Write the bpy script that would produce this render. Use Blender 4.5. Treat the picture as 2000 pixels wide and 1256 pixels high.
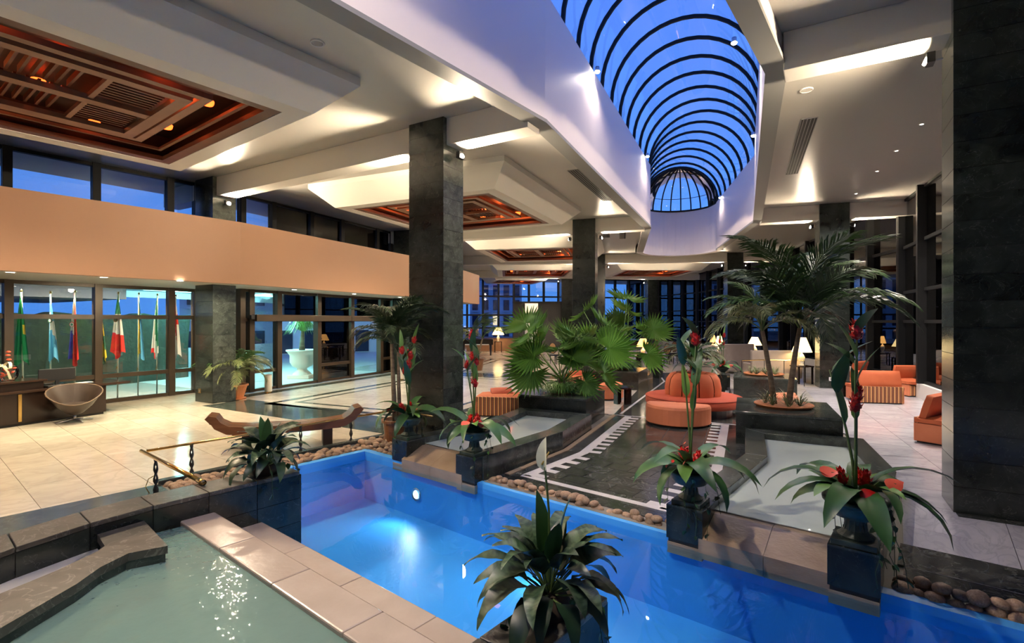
import bpy, bmesh, math, random
from mathutils import Vector, Matrix, Euler
random.seed(7)
SC = bpy.context.scene
COL = SC.collection
for _o in list(bpy.data.objects):
    bpy.data.objects.remove(_o)

# ------------------------------------------------------------------ camera
EYE = 2.15
cam_d = bpy.data.cameras.new('camera')
cam_d.sensor_fit = 'HORIZONTAL'
cam_d.sensor_width = 36.0
cam_d.lens = 18.0                      # 1000 px focal length on the 2000 px frame
cam_d.clip_start = 0.05
cam_d.clip_end = 600
cam = bpy.data.objects.new('camera', cam_d)
cam.location = (0, 0, EYE)
cam.rotation_euler = (math.radians(90), 0, 0)
COL.objects.link(cam)
SC.camera = cam

# ------------------------------------------------------------------ world: clear dusk sky
world = bpy.data.worlds.new('dusk_sky')
SC.world = world
world.use_nodes = True
wn, wl = world.node_tree.nodes, world.node_tree.links
wn.clear()
w_out = wn.new('ShaderNodeOutputWorld')
w_bg = wn.new('ShaderNodeBackground')
w_tc = wn.new('ShaderNodeTexCoord')
w_sep = wn.new('ShaderNodeSeparateXYZ')
w_ramp = wn.new('ShaderNodeValToRGB')
w_ramp.color_ramp.elements[0].position = 0.0
w_ramp.color_ramp.elements[0].color = (0.10, 0.33, 0.95, 1)
w_ramp.color_ramp.elements[1].position = 0.75
w_ramp.color_ramp.elements[1].color = (0.085, 0.185, 0.80, 1)
wl.new(w_tc.outputs['Generated'], w_sep.inputs[0])
wl.new(w_sep.outputs['Z'], w_ramp.inputs[0])
wl.new(w_ramp.outputs[0], w_bg.inputs['Color'])
w_bg.inputs['Strength'].default_value = 1.08
wl.new(w_bg.outputs[0], w_out.inputs['Surface'])

SC.view_settings.view_transform = 'Standard'
SC.view_settings.look = 'None'
SC.view_settings.exposure = 0.3
SC.view_settings.gamma = 1.0
SC.view_settings.use_curve_mapping = False
SC.cycles.max_bounces = 6
SC.cycles.diffuse_bounces = 3
SC.cycles.glossy_bounces = 3
SC.cycles.transparent_max_bounces = 14
SC.cycles.caustics_reflective = False
SC.cycles.caustics_refractive = False
SC.cycles.sample_clamp_indirect = 4.0
SC.cycles.use_denoising = True
SC.cycles.use_adaptive_sampling = True
SC.cycles.adaptive_threshold = 0.2
SC.cycles.adaptive_min_samples = 16

# ------------------------------------------------------------------ plan of the hall
# The hall is a faceted ring around O: radial lines k = 0,1,2... are 12.5 degrees apart, r is the distance from O.
OX, OY = -41.8, 33.9
CEIL = 5.95
def ang(k): return math.radians(-30.7 + 12.5 * (k - 1))
def P(r, k):
    k0 = math.floor(k); f = k - k0
    a, b = ang(k0), ang(k0 + 1)
    return ((OX + r * math.cos(a)) * (1 - f) + (OX + r * math.cos(b)) * f,
            (OY + r * math.sin(a)) * (1 - f) + (OY + r * math.sin(b)) * f)
def bay_angle(k):                      # rotation of the local frame (x = radial out, y = along the bay)
    return (ang(math.floor(k)) + ang(math.floor(k) + 1)) / 2
def Q(s, t):                           # pool frame: s away from the stair, t across
    return (s * .636 + t * .772, s * .772 - t * .636)
POOL_ROT = math.atan2(.772, .636)      # direction of s
def at(px, py, z=0.0):                 # place on the level z seen at a spot of the survey photograph
    d = (EYE - z) * 1000.0 / (py - 628.0)
    return ((px - 1000) / 1000.0 * d, d)
def hit(px, p0, p1):                   # how far along the wall line p0-p1 a sight line meets it
    m = (px - 1000) / 1000.0
    dx, dy = p1[0] - p0[0], p1[1] - p0[1]
    return (m * p0[1] - p0[0]) / (dx - m * dy)

# ------------------------------------------------------------------ mesh helper
class MB:
    def __init__(self): self.v = []; self.f = []
    def add(self, vs, fs):
        n = len(self.v); self.v += [tuple(p) for p in vs]; self.f += [tuple(i + n for i in q) for q in fs]; return self
    def box(self, cx, cy, cz, sx, sy, sz, rz=0.0):
        c, s = math.cos(rz), math.sin(rz); vs = []
        for z in (-.5, .5):
            for x, y in ((-.5, -.5), (.5, -.5), (.5, .5), (-.5, .5)):
                X, Y = x * sx, y * sy
                vs.append((cx + X * c - Y * s, cy + X * s + Y * c, cz + z * sz))
        return self.add(vs, [(3, 2, 1, 0), (4, 5, 6, 7), (0, 1, 5, 4), (1, 2, 6, 5), (2, 3, 7, 6), (3, 0, 4, 7)])
    def prism(self, poly, z0, z1):
        n = len(poly)
        area = sum(poly[i][0] * poly[(i + 1) % n][1] - poly[(i + 1) % n][0] * poly[i][1] for i in range(n))
        if area < 0: poly = list(reversed(poly))
        vs = [(p[0], p[1], z0) for p in poly] + [(p[0], p[1], z1) for p in poly]
        fs = [tuple(reversed(range(n))), tuple(range(n, 2 * n))]
        fs += [(i, (i + 1) % n, n + (i + 1) % n, n + i) for i in range(n)]
        return self.add(vs, fs)
    def ring(self, r0, r1, ks, z0, z1):
        n = len(ks); vs = []
        for k in ks:
            a, b = P(r0, k), P(r1, k)
            vs += [(a[0], a[1], z0), (b[0], b[1], z0), (b[0], b[1], z1), (a[0], a[1], z1)]
        fs = []
        for i in range(n - 1):
            a, b = 4 * i, 4 * i + 4
            fs += [(a, b, b + 1, a + 1), (a + 1, b + 1, b + 2, a + 2), (a + 2, b + 2, b + 3, a + 3), (a + 3, b + 3, b, a)]
        fs += [(0, 1, 2, 3), (4 * n - 1, 4 * n - 2, 4 * n - 3, 4 * n - 4)]
        return self.add(vs, fs)
    def tube(self, pts, r, n=8, caps=True):
        pts = [Vector(p) for p in pts]; m = len(pts)
        rs = r if isinstance(r, (list, tuple)) else [r] * m
        vs = []; up = None
        for i, p in enumerate(pts):
            d = (pts[min(i + 1, m - 1)] - pts[max(i - 1, 0)])
            if d.length < 1e-9: d = Vector((0, 0, 1))
            d.normalize()
            if up is None:
                up = Vector((0, 0, 1)) if abs(d.z) < .9 else Vector((1, 0, 0))
            a = d.cross(up)
            if a.length < 1e-6: a = d.cross(Vector((0, 1, 0)))
            a.normalize(); b = a.cross(d); up = b
            for j in range(n):
                t = 2 * math.pi * j / n
                vs.append(p + (a * math.cos(t) + b * math.sin(t)) * rs[i])
        fs = []
        for i in range(m - 1):
            for j in range(n):
                q = (j + 1) % n
                fs.append((i * n + j, i * n + q, (i + 1) * n + q, (i + 1) * n + j))
        if caps:
            fs += [tuple(reversed(range(n))), tuple(range((m - 1) * n, m * n))]
        return self.add(vs, fs)
    def lathe(self, prof, n=20, cx=0, cy=0, cz=0, a0=0.0, a1=2 * math.pi):
        full = abs(a1 - a0 - 2 * math.pi) < 1e-6
        cols = n if full else n + 1; m = len(prof); vs = []
        for j in range(cols):
            t = a0 + (a1 - a0) * j / n
            for r, z in prof:
                vs.append((cx + r * math.cos(t), cy + r * math.sin(t), cz + z))
        fs = []
        for j in range(n):
            q = (j + 1) % cols
            for i in range(m - 1):
                fs.append((j * m + i, q * m + i, q * m + i + 1, j * m + i + 1))
        return self.add(vs, fs)
    def grid(self, rows):
        w = len(rows[0]); vs = [p for r in rows for p in r]; fs = []
        for i in range(len(rows) - 1):
            for j in range(w - 1):
                fs.append((i * w + j, i * w + j + 1, (i + 1) * w + j + 1, (i + 1) * w + j))
        return self.add(vs, fs)
    def shift(self, x, y, z=0):
        self.v = [(a + x, b + y, c + z) for a, b, c in self.v]; return self
    def xf(self, M4):
        self.v = [tuple(M4 @ Vector(p)) for p in self.v]; return self
    def flat(self, poly, z):               # single face looking up
        n = len(poly)
        if sum(poly[i][0] * poly[(i + 1) % n][1] - poly[(i + 1) % n][0] * poly[i][1] for i in range(n)) < 0: poly = list(reversed(poly))
        return self.add([(p[0], p[1], z) for p in poly], [tuple(range(n))])
    def mesh(self, name, mat, smooth=False):
        me = bpy.data.meshes.new(name); me.from_pydata(self.v, [], self.f)
        mats = mat if isinstance(mat, (list, tuple)) else [mat]
        for m in mats: me.materials.append(m)
        if smooth:
            me.polygons.foreach_set('use_smooth', [True] * len(me.polygons))
        me.update(); return me
    def build(self, name, mat, parent=None, smooth=False, bevel=0, world=False, seg=2):
        if world and parent is not None:
            l = parent.location; self.shift(-l.x, -l.y, -l.z)
        o = put(name, self.mesh(name, mat, smooth), parent)
        if bevel:
            b = o.modifiers.new('bevel', 'BEVEL'); b.width = bevel; b.segments = seg; b.limit_method = 'ANGLE'
            if smooth: b.harden_normals = False
        return o

def put(name, me, parent=None, loc=(0, 0, 0), rot=(0, 0, 0), scale=(1, 1, 1)):
    o = bpy.data.objects.new(name, me); COL.objects.link(o)
    o.parent = parent; o.location = loc; o.rotation_euler = rot; o.scale = scale
    return o
def tag(o, label=None, cat=None, group=None, kind=None):
    if label: o['label'] = label
    if cat: o['category'] = cat
    if group: o['group'] = group
    if kind: o['kind'] = kind
    return o
def empty(name, loc=(0, 0, 0), rz=0.0):
    o = bpy.data.objects.new(name, None); COL.objects.link(o)
    o.empty_display_size = .1; o.location = loc; o.rotation_euler = (0, 0, rz); return o
def thing(name, label, cat, loc=(0, 0, 0), rz=0.0, group=None, kind=None):
    return tag(empty(name, loc, rz), label, cat, group, kind)
def children(o): return [c for c in bpy.data.objects if c.parent == o]
_kids = {}
def copy_tree(o, parent=None, kids=None):
    c = o.copy(); COL.objects.link(c); c.parent = parent
    for ch in (children(o) if kids is None else kids.get(o, [])): copy_tree(ch, c, kids)
    return c
def kid_map(o):
    m = {}
    allo = list(bpy.data.objects)
    for q in allo:
        if q.parent: m.setdefault(q.parent, []).append(q)
    return m

# ------------------------------------------------------------------ materials
def new_mat(name):
    m = bpy.data.materials.new(name); m.use_nodes = True
    nt = m.node_tree; return m, nt.nodes, nt.links, nt.nodes['Principled BSDF']
def c4(c): return (c[0], c[1], c[2], 1)
def coords(N, L, scale=1.0, rand=0.0, stretch=(1, 1, 1)):
    tc = N.new('ShaderNodeTexCoord'); mp = N.new('ShaderNodeMapping')
    mp.inputs['Scale'].default_value = (scale * stretch[0], scale * stretch[1], scale * stretch[2])
    L.new(tc.outputs['Object'], mp.inputs['Vector'])
    if rand:
        oi = N.new('ShaderNodeObjectInfo'); mu = N.new('ShaderNodeMath'); mu.operation = 'MULTIPLY'
        mu.inputs[1].default_value = rand; L.new(oi.outputs['Random'], mu.inputs[0])
        cb = N.new('ShaderNodeCombineXYZ')
        for i in range(3): L.new(mu.outputs[0], cb.inputs[i])
        L.new(cb.outputs[0], mp.inputs['Location'])
    return mp.outputs['Vector']
def M(name, c, rough=.5, metal=0.0, c2=None, scale=4.0, bump=0.0, bscale=40.0, emit=None, estr=0.0, spec=.5, vary=0.0,
      stretch=(1, 1, 1), sub=0.0, coat=0.0, contrast=.25):
    m, N, L, B = new_mat(name)
    B.inputs['Base Color'].default_value = c4(c); B.inputs['Roughness'].default_value = rough
    B.inputs['Metallic'].default_value = metal; B.inputs['Specular IOR Level'].default_value = spec
    B.inputs['Coat Weight'].default_value = coat
    col = None
    if c2:
        nz = N.new('ShaderNodeTexNoise'); nz.inputs['Scale'].default_value = 1.0; nz.inputs['Detail'].default_value = 4
        L.new(coords(N, L, scale, 13.0, stretch), nz.inputs['Vector'])
        rp = N.new('ShaderNodeValToRGB'); rp.color_ramp.elements[0].position = .5 - contrast; rp.color_ramp.elements[1].position = .5 + contrast
        rp.color_ramp.elements[0].color = c4(c); rp.color_ramp.elements[1].color = c4(c2)
        L.new(nz.outputs['Fac'], rp.inputs[0]); col = rp.outputs[0]
    if vary:
        oi = N.new('ShaderNodeObjectInfo'); hs = N.new('ShaderNodeHueSaturation')
        mr = N.new('ShaderNodeMapRange'); mr.inputs['To Min'].default_value = 1 - vary; mr.inputs['To Max'].default_value = 1 + vary
        L.new(oi.outputs['Random'], mr.inputs[0]); L.new(mr.outputs[0], hs.inputs['Value'])
        if col is None: hs.inputs['Color'].default_value = c4(c)
        else: L.new(col, hs.inputs['Color'])
        col = hs.outputs[0]
    if col is not None: L.new(col, B.inputs['Base Color'])
    if bump:
        nb = N.new('ShaderNodeTexNoise'); nb.inputs['Scale'].default_value = 1.0; nb.inputs['Detail'].default_value = 3
        L.new(coords(N, L, bscale, 0, stretch), nb.inputs['Vector'])
        bm = N.new('ShaderNodeBump'); bm.inputs['Strength'].default_value = bump; bm.inputs['Distance'].default_value = .02
        L.new(nb.outputs['Fac'], bm.inputs['Height']); L.new(bm.outputs[0], B.inputs['Normal'])
    if emit:
        B.inputs['Emission Color'].default_value = c4(emit); B.inputs['Emission Strength'].default_value = estr
    return m
def marble(name, c1, c2, vein, scale=1.2, rough=.12, vein_w=.02, rand=17.0, vary=.12, vein_mix=.8, stretch=(1, 1, 1), spec=.5):
    m, N, L, B = new_mat(name)
    vec = coords(N, L, scale, rand, stretch)
    n1 = N.new('ShaderNodeTexNoise'); n1.inputs['Scale'].default_value = 1.3; n1.inputs['Detail'].default_value = 6; n1.inputs['Roughness'].default_value = .6
    n1.inputs['Distortion'].default_value = .6
    L.new(vec, n1.inputs['Vector'])
    rp = N.new('ShaderNodeValToRGB'); rp.color_ramp.elements[0].position = .3; rp.color_ramp.elements[1].position = .72
    rp.color_ramp.elements[0].color = c4(c1); rp.color_ramp.elements[1].color = c4(c2); L.new(n1.outputs['Fac'], rp.inputs[0])
    n2 = N.new('ShaderNodeTexNoise'); n2.inputs['Scale'].default_value = 1.7; n2.inputs['Detail'].default_value = 5; n2.inputs['Distortion'].default_value = 1.6
    L.new(vec, n2.inputs['Vector'])
    sb = N.new('ShaderNodeMath'); sb.operation = 'SUBTRACT'; sb.inputs[1].default_value = .5; L.new(n2.outputs['Fac'], sb.inputs[0])
    ab = N.new('ShaderNodeMath'); ab.operation = 'ABSOLUTE'; L.new(sb.outputs[0], ab.inputs[0])
    mr = N.new('ShaderNodeMapRange'); mr.inputs['From Max'].default_value = vein_w; mr.inputs['To Min'].default_value = vein_mix; mr.inputs['To Max'].default_value = 0
    L.new(ab.outputs[0], mr.inputs[0])
    mx = N.new('ShaderNodeMixRGB'); L.new(mr.outputs[0], mx.inputs[0]); L.new(rp.outputs[0], mx.inputs[1]); mx.inputs[2].default_value = c4(vein)
    hs = N.new('ShaderNodeHueSaturation'); oi = N.new('ShaderNodeObjectInfo'); m2 = N.new('ShaderNodeMapRange')
    m2.inputs['To Min'].default_value = 1 - vary; m2.inputs['To Max'].default_value = 1 + vary
    L.new(oi.outputs['Random'], m2.inputs[0]); L.new(m2.outputs[0], hs.inputs['Value']); L.new(mx.outputs[0], hs.inputs['Color'])
    L.new(hs.outputs[0], B.inputs['Base Color']); B.inputs['Roughness'].default_value = rough; B.inputs['Specular IOR Level'].default_value = spec
    return m
def pane_mat(name, tint, ior=1.45, rough=.01, bump=0.0, bscale=8.0, gloss=(1, 1, 1), boost=1.0, body=None, body_mix=0.0):
    m = bpy.data.materials.new(name); m.use_nodes = True; N, L = m.node_tree.nodes, m.node_tree.links; N.clear()
    out = N.new('ShaderNodeOutputMaterial'); mix = N.new('ShaderNodeMixShader'); tr = N.new('ShaderNodeBsdfTransparent')
    gl = N.new('ShaderNodeBsdfGlossy'); fr = N.new('ShaderNodeFresnel'); fr.inputs['IOR'].default_value = ior
    tr.inputs['Color'].default_value = c4(tint); gl.inputs['Color'].default_value = c4(gloss); gl.inputs['Roughness'].default_value = rough
    fac = fr.outputs[0]
    if boost != 1.0:
        mu = N.new('ShaderNodeMath'); mu.operation = 'MULTIPLY'; mu.use_clamp = True; mu.inputs[1].default_value = boost
        L.new(fac, mu.inputs[0]); fac = mu.outputs[0]
    under = tr.outputs[0]
    if body:
        df = N.new('ShaderNodeBsdfDiffuse'); df.inputs['Color'].default_value = c4(body)
        m0 = N.new('ShaderNodeMixShader'); m0.inputs[0].default_value = body_mix
        L.new(tr.outputs[0], m0.inputs[1]); L.new(df.outputs[0], m0.inputs[2]); under = m0.outputs[0]
    L.new(fac, mix.inputs[0]); L.new(under, mix.inputs[1]); L.new(gl.outputs[0], mix.inputs[2]); L.new(mix.outputs[0], out.inputs['Surface'])
    if bump:
        nz = N.new('ShaderNodeTexNoise'); nz.inputs['Scale'].default_value = 1.0; nz.inputs['Detail'].default_value = 2
        L.new(coords(N, L, bscale), nz.inputs['Vector'])
        bm = N.new('ShaderNodeBump'); bm.inputs['Strength'].default_value = bump; bm.inputs['Distance'].default_value = .02
        L.new(nz.outputs['Fac'], bm.inputs['Height']); L.new(bm.outputs[0], gl.inputs['Normal']); L.new(bm.outputs[0], fr.inputs['Normal'])
    return m
def emis(name, c, s): return M(name, c, .5, emit=c, estr=s)

K = {}
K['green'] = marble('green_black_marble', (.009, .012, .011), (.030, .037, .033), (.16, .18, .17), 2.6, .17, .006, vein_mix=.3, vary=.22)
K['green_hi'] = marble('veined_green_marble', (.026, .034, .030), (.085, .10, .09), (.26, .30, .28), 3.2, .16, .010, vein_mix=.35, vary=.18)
K['coping'] = marble('weathered_dark_coping', (.038, .035, .030), (.095, .086, .072), (.26, .25, .22), 2.6, .30, .02, vein_mix=.5)
K['path'] = marble('dark_path_marble', (.022, .024, .023), (.075, .078, .074), (.22, .24, .22), 2.4, .13, .02, vein_mix=.4, vary=.25)
K['white_marble'] = marble('white_marble', (.55, .52, .48), (.72, .69, .64), (.36, .35, .35), .9, .13, .05, vein_mix=.35, vary=.06)
K['violet_marble'] = marble('cool_white_marble', (.48, .47, .51), (.66, .65, .69), (.36, .36, .41), .9, .13, .05, vein_mix=.45, vary=.06, stretch=(1, 2.5, 1))
K['cream_marble'] = marble('cream_marble', (.56, .50, .40), (.70, .63, .52), (.42, .37, .30), .8, .17, .06, vein_mix=.3, vary=.06)
K['grout'] = M('grout', (.22, .20, .17), .7)
K['inlay_dark'] = marble('green_inlay', (.03, .045, .04), (.08, .10, .09), (.25, .28, .26), 1.5, .1, .02)
K['inlay_white'] = M('white_inlay', (.72, .70, .70), .2, c2=(.62, .60, .60), scale=3)
K['travertine'] = M('travertine', (.27, .19, .12), .35, c2=(.40, .30, .20), scale=2.2, bump=.15, bscale=25, stretch=(1, 1, 3))
K['travertine_wet'] = M('pale_travertine', (.34, .27, .22), .25, c2=(.46, .38, .32), scale=1.7, bump=.12, bscale=20)
K['ceiling'] = M('ceiling_paint', (.46, .445, .41), .30, c2=(.445, .43, .395), scale=.4, spec=.45)
K['cream'] = M('cream_plaster', (.74, .71, .64), .5)
K['pink'] = M('pale_lilac_plaster', (.78, .71, .70), .55)
K['edge'] = M('grey_edge', (.25, .25, .24), .5)
K['peach'] = M('peach_plaster', (.40, .225, .135), .55, c2=(.385, .213, .128), scale=.5)
K['soffit'] = M('soffit_plaster', (.45, .44, .40), .5)
K['wood'] = M('red_brown_wood', (.075, .026, .013), .38, c2=(.14, .05, .024), scale=3, stretch=(1, 1, 8), vary=.2)
K['wood_lit'] = M('lit_brown_wood', (.21, .105, .06), .42, c2=(.28, .145, .085), scale=3, vary=.15)  # lighter copy of the wood, lamp glow put into its colour
K['wood_dark'] = M('dark_wood', (.018, .009, .006), .5, c2=(.035, .016, .01), scale=4)
K['black'] = M('black_void', (.008, .008, .008), .6)
K['bronze'] = M('bronze_frame', (.040, .026, .015), .38, metal=.25, c2=(.055, .036, .022), scale=2)
K['black_frame'] = M('black_frame', (.006, .0065, .007), .55, spec=.25)
K['glass'] = pane_mat('window_glass', (.80, .84, .86), 1.5, .01, boost=1.6)
K['glass_sky'] = pane_mat('skylight_glass', (.90, .93, .97), 1.45, .02)
K['glass_dark'] = pane_mat('tinted_glass', (.42, .44, .46), 1.6, .01, boost=1.5)
K['blue'] = M('pool_blue_paint', (.06, .38, .92), .45, c2=(.07, .41, .95), scale=.8)
K['water'] = pane_mat('pool_water', (.78, .93, 1.0), 1.33, .015, bump=.06, bscale=2.2)
K['water_teal'] = pane_mat('basin_water', (.58, .80, .73), 1.33, .03, bump=.30, bscale=13.0, body=(.26, .42, .37), body_mix=.5)
K['water_milk'] = pane_mat('trough_water', (.85, .93, .88), 1.33, .03, bump=.05, bscale=5.0, body=(.74, .86, .80), body_mix=.75)
K['brass'] = M('polished_brass', (.75, .48, .16), .18, metal=1.0)
K['iron'] = M('wrought_iron', (.06, .06, .06), .4, metal=.6)
K['steel'] = M('brushed_steel', (.5, .5, .5), .3, metal=1.0)
K['white'] = M('white_paint', (.78, .77, .74), .4)
K['black_plastic'] = M('black_plastic', (.012, .012, .013), .35)
# ------------------------------------------------------------------ large structure
KS = [-1, 0, 1, 2, 3, 4, 5]
WELL0, WELL1 = -.45, 2.61             # skylight well along the hall
R_L, R_R = 49.27, 52.68
SPRING = 7.8

# floor with the pool cut out of it (pool frame s 0..5.1, t -7.4..2.6)
S1, T0, T1 = 5.1, -7.4, 2.6
fl = MB()
def qpoly(s0, s1, t0, t1): return [Q(s0, t0), Q(s1, t0), Q(s1, t1), Q(s0, t1)]
fl.prism(qpoly(-9, 70, -60, T0), -.30, -.02)
fl.prism(qpoly(-9, 70, T1, 40), -.30, -.02)
fl.prism(qpoly(S1, 70, T0, T1), -.30, -.02)
fl.prism(qpoly(-9, -3, T0, T1), -.30, -.02)
floor = tag(fl.build('floor', K['grout']), 'polished pale marble floor of the lobby around the blue pool', 'floor', kind='structure')

# ceilings
cl = MB()
cl.ring(36.5, 49.06, KS, CEIL, CEIL + .2)
cl.ring(52.86, 58.4, KS, CEIL, CEIL + .2)
cl.ring(49.0, 53.0, [2.86, 3, 4, 5], CEIL, CEIL + .2)
cl.ring(49.0, 53.0, [-1, WELL0 - .02], CEIL, CEIL + .2)
APC = P(51, WELL1); APA = bay_angle(WELL1)            # apse centre, frame x = radial out, y = along
def ap(x, y): return (APC[0] + x * math.cos(APA) - y * math.sin(APA), APC[1] + x * math.sin(APA) + y * math.cos(APA))
yb = math.hypot(P(51, 2.87)[0] - APC[0], P(51, 2.87)[1] - APC[1])
rows = []
for i in range(17):
    a = math.pi * i / 16
    x, y = 1.94 * math.cos(a), 1.94 * math.sin(a)
    if abs(math.cos(a)) > 1e-6:
        sc = min(2.02 / abs(math.cos(a)), yb / max(math.sin(a), 1e-6))
    else: sc = yb
    X, Y = sc * math.cos(a), sc * math.sin(a)
    p, q = ap(x, y), ap(X, Y)
    rows.append([(p[0], p[1], CEIL), (q[0], q[1], CEIL), (q[0], q[1], CEIL + .2), (p[0], p[1], CEIL + .2)])
cl.grid(rows)
ceiling = tag(cl.build('ceiling', K['ceiling']), 'glossy cream ceiling with sunken beams around the long skylight', 'ceiling', kind='structure')

# skylight well walls
kw = [WELL0, 0, 1, 2, WELL1]
wl_ = MB(); wl_.ring(49.05, R_L, kw, 5.6, SPRING)
tag(wl_.build('wall_skylight_left', K['pink']), 'lilac white wall of the skylight well on the lobby side', 'wall', kind='structure')
wl_ = MB(); wl_.ring(R_R, 52.88, kw, 5.6, SPRING)
tag(wl_.build('wall_skylight_right', K['pink']), 'narrow strip of white skylight well wall towards the window side', 'wall', kind='structure')
wl_ = MB(); wl_.ring(48.95, 53.05, [WELL0 - .02, WELL0], 5.6, 9.8)
tag(wl_.build('wall_skylight_near', K['pink']), 'white end wall closing the skylight well overhead', 'wall', kind='structure')
wl_ = MB(); rows = []
for i in range(25):
    a = math.pi * i / 24
    p, q = ap(1.72 * math.cos(a), 1.8 * math.sin(a)), ap(1.95 * math.cos(a), 2.05 * math.sin(a))
    rows.append([(p[0], p[1], 5.6), (q[0], q[1], 5.6), (q[0], q[1], SPRING), (p[0], p[1], SPRING), (p[0], p[1], 5.6)])
wl_.grid(rows)
tag(wl_.build('wall_skylight_end', K['pink'], smooth=False), 'rounded lilac end wall of the skylight well under the glass dome', 'wall', kind='structure')
# grey lower edge of the well
for nm, r0, r1 in (('trim_1', 49.0, 49.30), ('trim_2', 52.65, 52.92)):
    e = MB(); e.ring(r0, r1, kw, 5.54, 5.6)
    tag(e.build(nm, K['edge']), 'grey lower edge of the skylight well on the %s side' % ('lobby' if nm == 'trim_1' else 'window'), 'trim', kind='structure')
e = MB(); rows = []
for i in range(25):
    a = math.pi * i / 24
    p, q = ap(1.70 * math.cos(a), 1.78 * math.sin(a)), ap(2.0 * math.cos(a), 2.1 * math.sin(a))
    rows.append([(p[0], p[1], 5.54), (q[0], q[1], 5.54), (q[0], q[1], 5.6), (p[0], p[1], 5.6), (p[0], p[1], 5.54)])
e.grid(rows)
tag(e.build('trim_3', K['pink']), 'pale lower edge of the rounded skylight well end', 'trim', kind='structure')

# skylight: ribs and panes
c0 = P(51, .5)
sky = thing('skylight', 'barrel-vaulted glass skylight with black arched ribs and a domed end', 'skylight', (c0[0], c0[1], SPRING), kind='structure')
ribk = []
k = WELL0
while k < WELL1 - .02:
    ribk.append(k); k += 1 / 11.0
ribk.append(WELL1)
NA = 20
def arch(k, rad):
    out = []
    for i in range(NA + 1):
        a = math.pi * i / NA
        p = P(51 + rad * math.cos(a), k); out.append((p[0], p[1], SPRING + rad * math.sin(a)))
    return out
def shiftk(k, d):                                    # move d metres along the bay
    return k + d / 11.1
for k in ribk:
    m = MB(); rows = []
    a0, a1, b0, b1 = arch(shiftk(k, -.03), 1.72), arch(shiftk(k, .03), 1.72), arch(shiftk(k, -.03), 1.80), arch(shiftk(k, .03), 1.80)
    m.grid([[a0[i], a1[i], b1[i], b0[i], a0[i]] for i in range(NA + 1)])
    m.build('rib', K['black_frame'], sky, world=True)
for i in range(len(ribk) - 1):
    m = MB(); m.grid([arch(ribk[i] + .003, 1.77), arch(ribk[i + 1] - .003, 1.77)])
    m.build('pane', K['glass_sky'], sky, world=True, smooth=True)
def dome(phi, el, rad):
    p = ap(rad * math.cos(el) * math.cos(phi), rad * math.cos(el) * math.sin(phi)); return (p[0], p[1], SPRING + rad * math.sin(el))
ND = 11
for j in range(1, ND):
    ph = math.pi * j / ND; m = MB()
    m.tube([dome(ph, math.pi / 2 * i / 10, 1.76) for i in range(11)], .035, 5)
    m.build('rib', K['black_frame'], sky, world=True)
for j in range(ND):
    p0, p1 = math.pi * j / ND, math.pi * (j + 1) / ND; m = MB()
    m.grid([[dome(p0, math.pi / 2 * i / 10, 1.77), dome((p0 + p1) / 2, math.pi / 2 * i / 10, 1.77), dome(p1, math.pi / 2 * i / 10, 1.77)] for i in range(11)])
    m.build('pane', K['glass_sky'], sky, world=True, smooth=True)
m = MB()
m.tube([dome(math.pi * j / 24, 0, 1.77) for j in range(25)], .05, 6)
m.build('base_rim', K['black_frame'], sky, world=True)
m = MB(); m.tube([dome(math.pi * j / 16, math.radians(20), 1.78) for j in range(17)], .014, 4); m.build('purlin', K['black_frame'], sky, world=True)

# beams across the hall on every radial line
nt = 4
for k in (-1, 0, 1, 2, 3, 4):
    a = ang(k)
    for r0, r1 in ((37.0, 49.05), (52.88, 57.3)):
        if k >= 3 and r0 > 50: continue
        r1_ = 57.3 if k >= 3 else r1
        pc = ((r0 + r1_) / 2)
        b = MB(); b.box(0, 0, 0, r1_ - r0, .42, .5)
        o = b.build('trim_%d' % nt, K['cream'], bevel=.01); nt += 1
        o.location = (OX + pc * math.cos(a), OY + pc * math.sin(a), CEIL - .25); o.rotation_euler.z = a
        tag(o, 'cream ceiling beam across the hall, %s' % {-1: 'behind the pool', 0: 'over the pool', 1: 'resting on the near dark columns', 2: 'resting on the second row of columns', 3: 'beyond the skylight end', 4: 'deep in the far lounge'}[k]
            + (' on the window side' if r0 > 50 else ''), 'beam', kind='structure')

# columns clad in dark slabs
CW, CT = .84, .62
def slab_mesh(w, h, nm, mat):
    m = MB(); m.box(0, 0, 0, w, .022, h); return m.mesh(nm, mat)
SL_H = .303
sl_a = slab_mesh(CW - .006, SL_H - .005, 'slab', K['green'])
sl_b = slab_mesh(CT - .006, SL_H - .005, 'slab', K['green_hi'])  # lighter marble puts the floodlit tone into the radial faces
def column(r, k, label, top=CEIL, slabs=True):
    a = ang(k); x, y = OX + r * math.cos(a), OY + r * math.sin(a)
    t = thing('column', label, 'column', (x, y, 0), a, 'square dark marble columns', 'structure')
    m = MB(); m.box(0, 0, top / 2 - .01, CW - .05, CT - .05, top + .02)
    if not slabs:
        m = MB(); m.box(0, 0, top / 2 - .01, CW, CT, top + .02)
        m.build('shaft', K['green'], t); return t
    m.build('core', K['black'], t)
    n = int(round(top / SL_H)); h = top / n
    for i in range(n):
        z = (i + .5) * h
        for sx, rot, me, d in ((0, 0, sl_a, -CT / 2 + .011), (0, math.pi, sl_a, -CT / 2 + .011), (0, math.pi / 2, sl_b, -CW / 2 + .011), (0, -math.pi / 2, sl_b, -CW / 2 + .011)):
            p = Matrix.Rotation(rot, 3, 'Z') @ Vector((0, d, 0))
            put('slab', me, t, (p.x, p.y, z), (0, 0, rot), (1, 1, h / SL_H))
    return t
column(46.9, 1, 'tall dark marble column in the middle of the lobby beside the trough')
column(55.0, 1, 'massive dark marble column nearest the camera at the window side')
column(39.3, 1, 'dark marble column beside the glass entrance and the potted palm')
column(46.9, 2, 'slim dark marble column behind the big fan palm')
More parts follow.
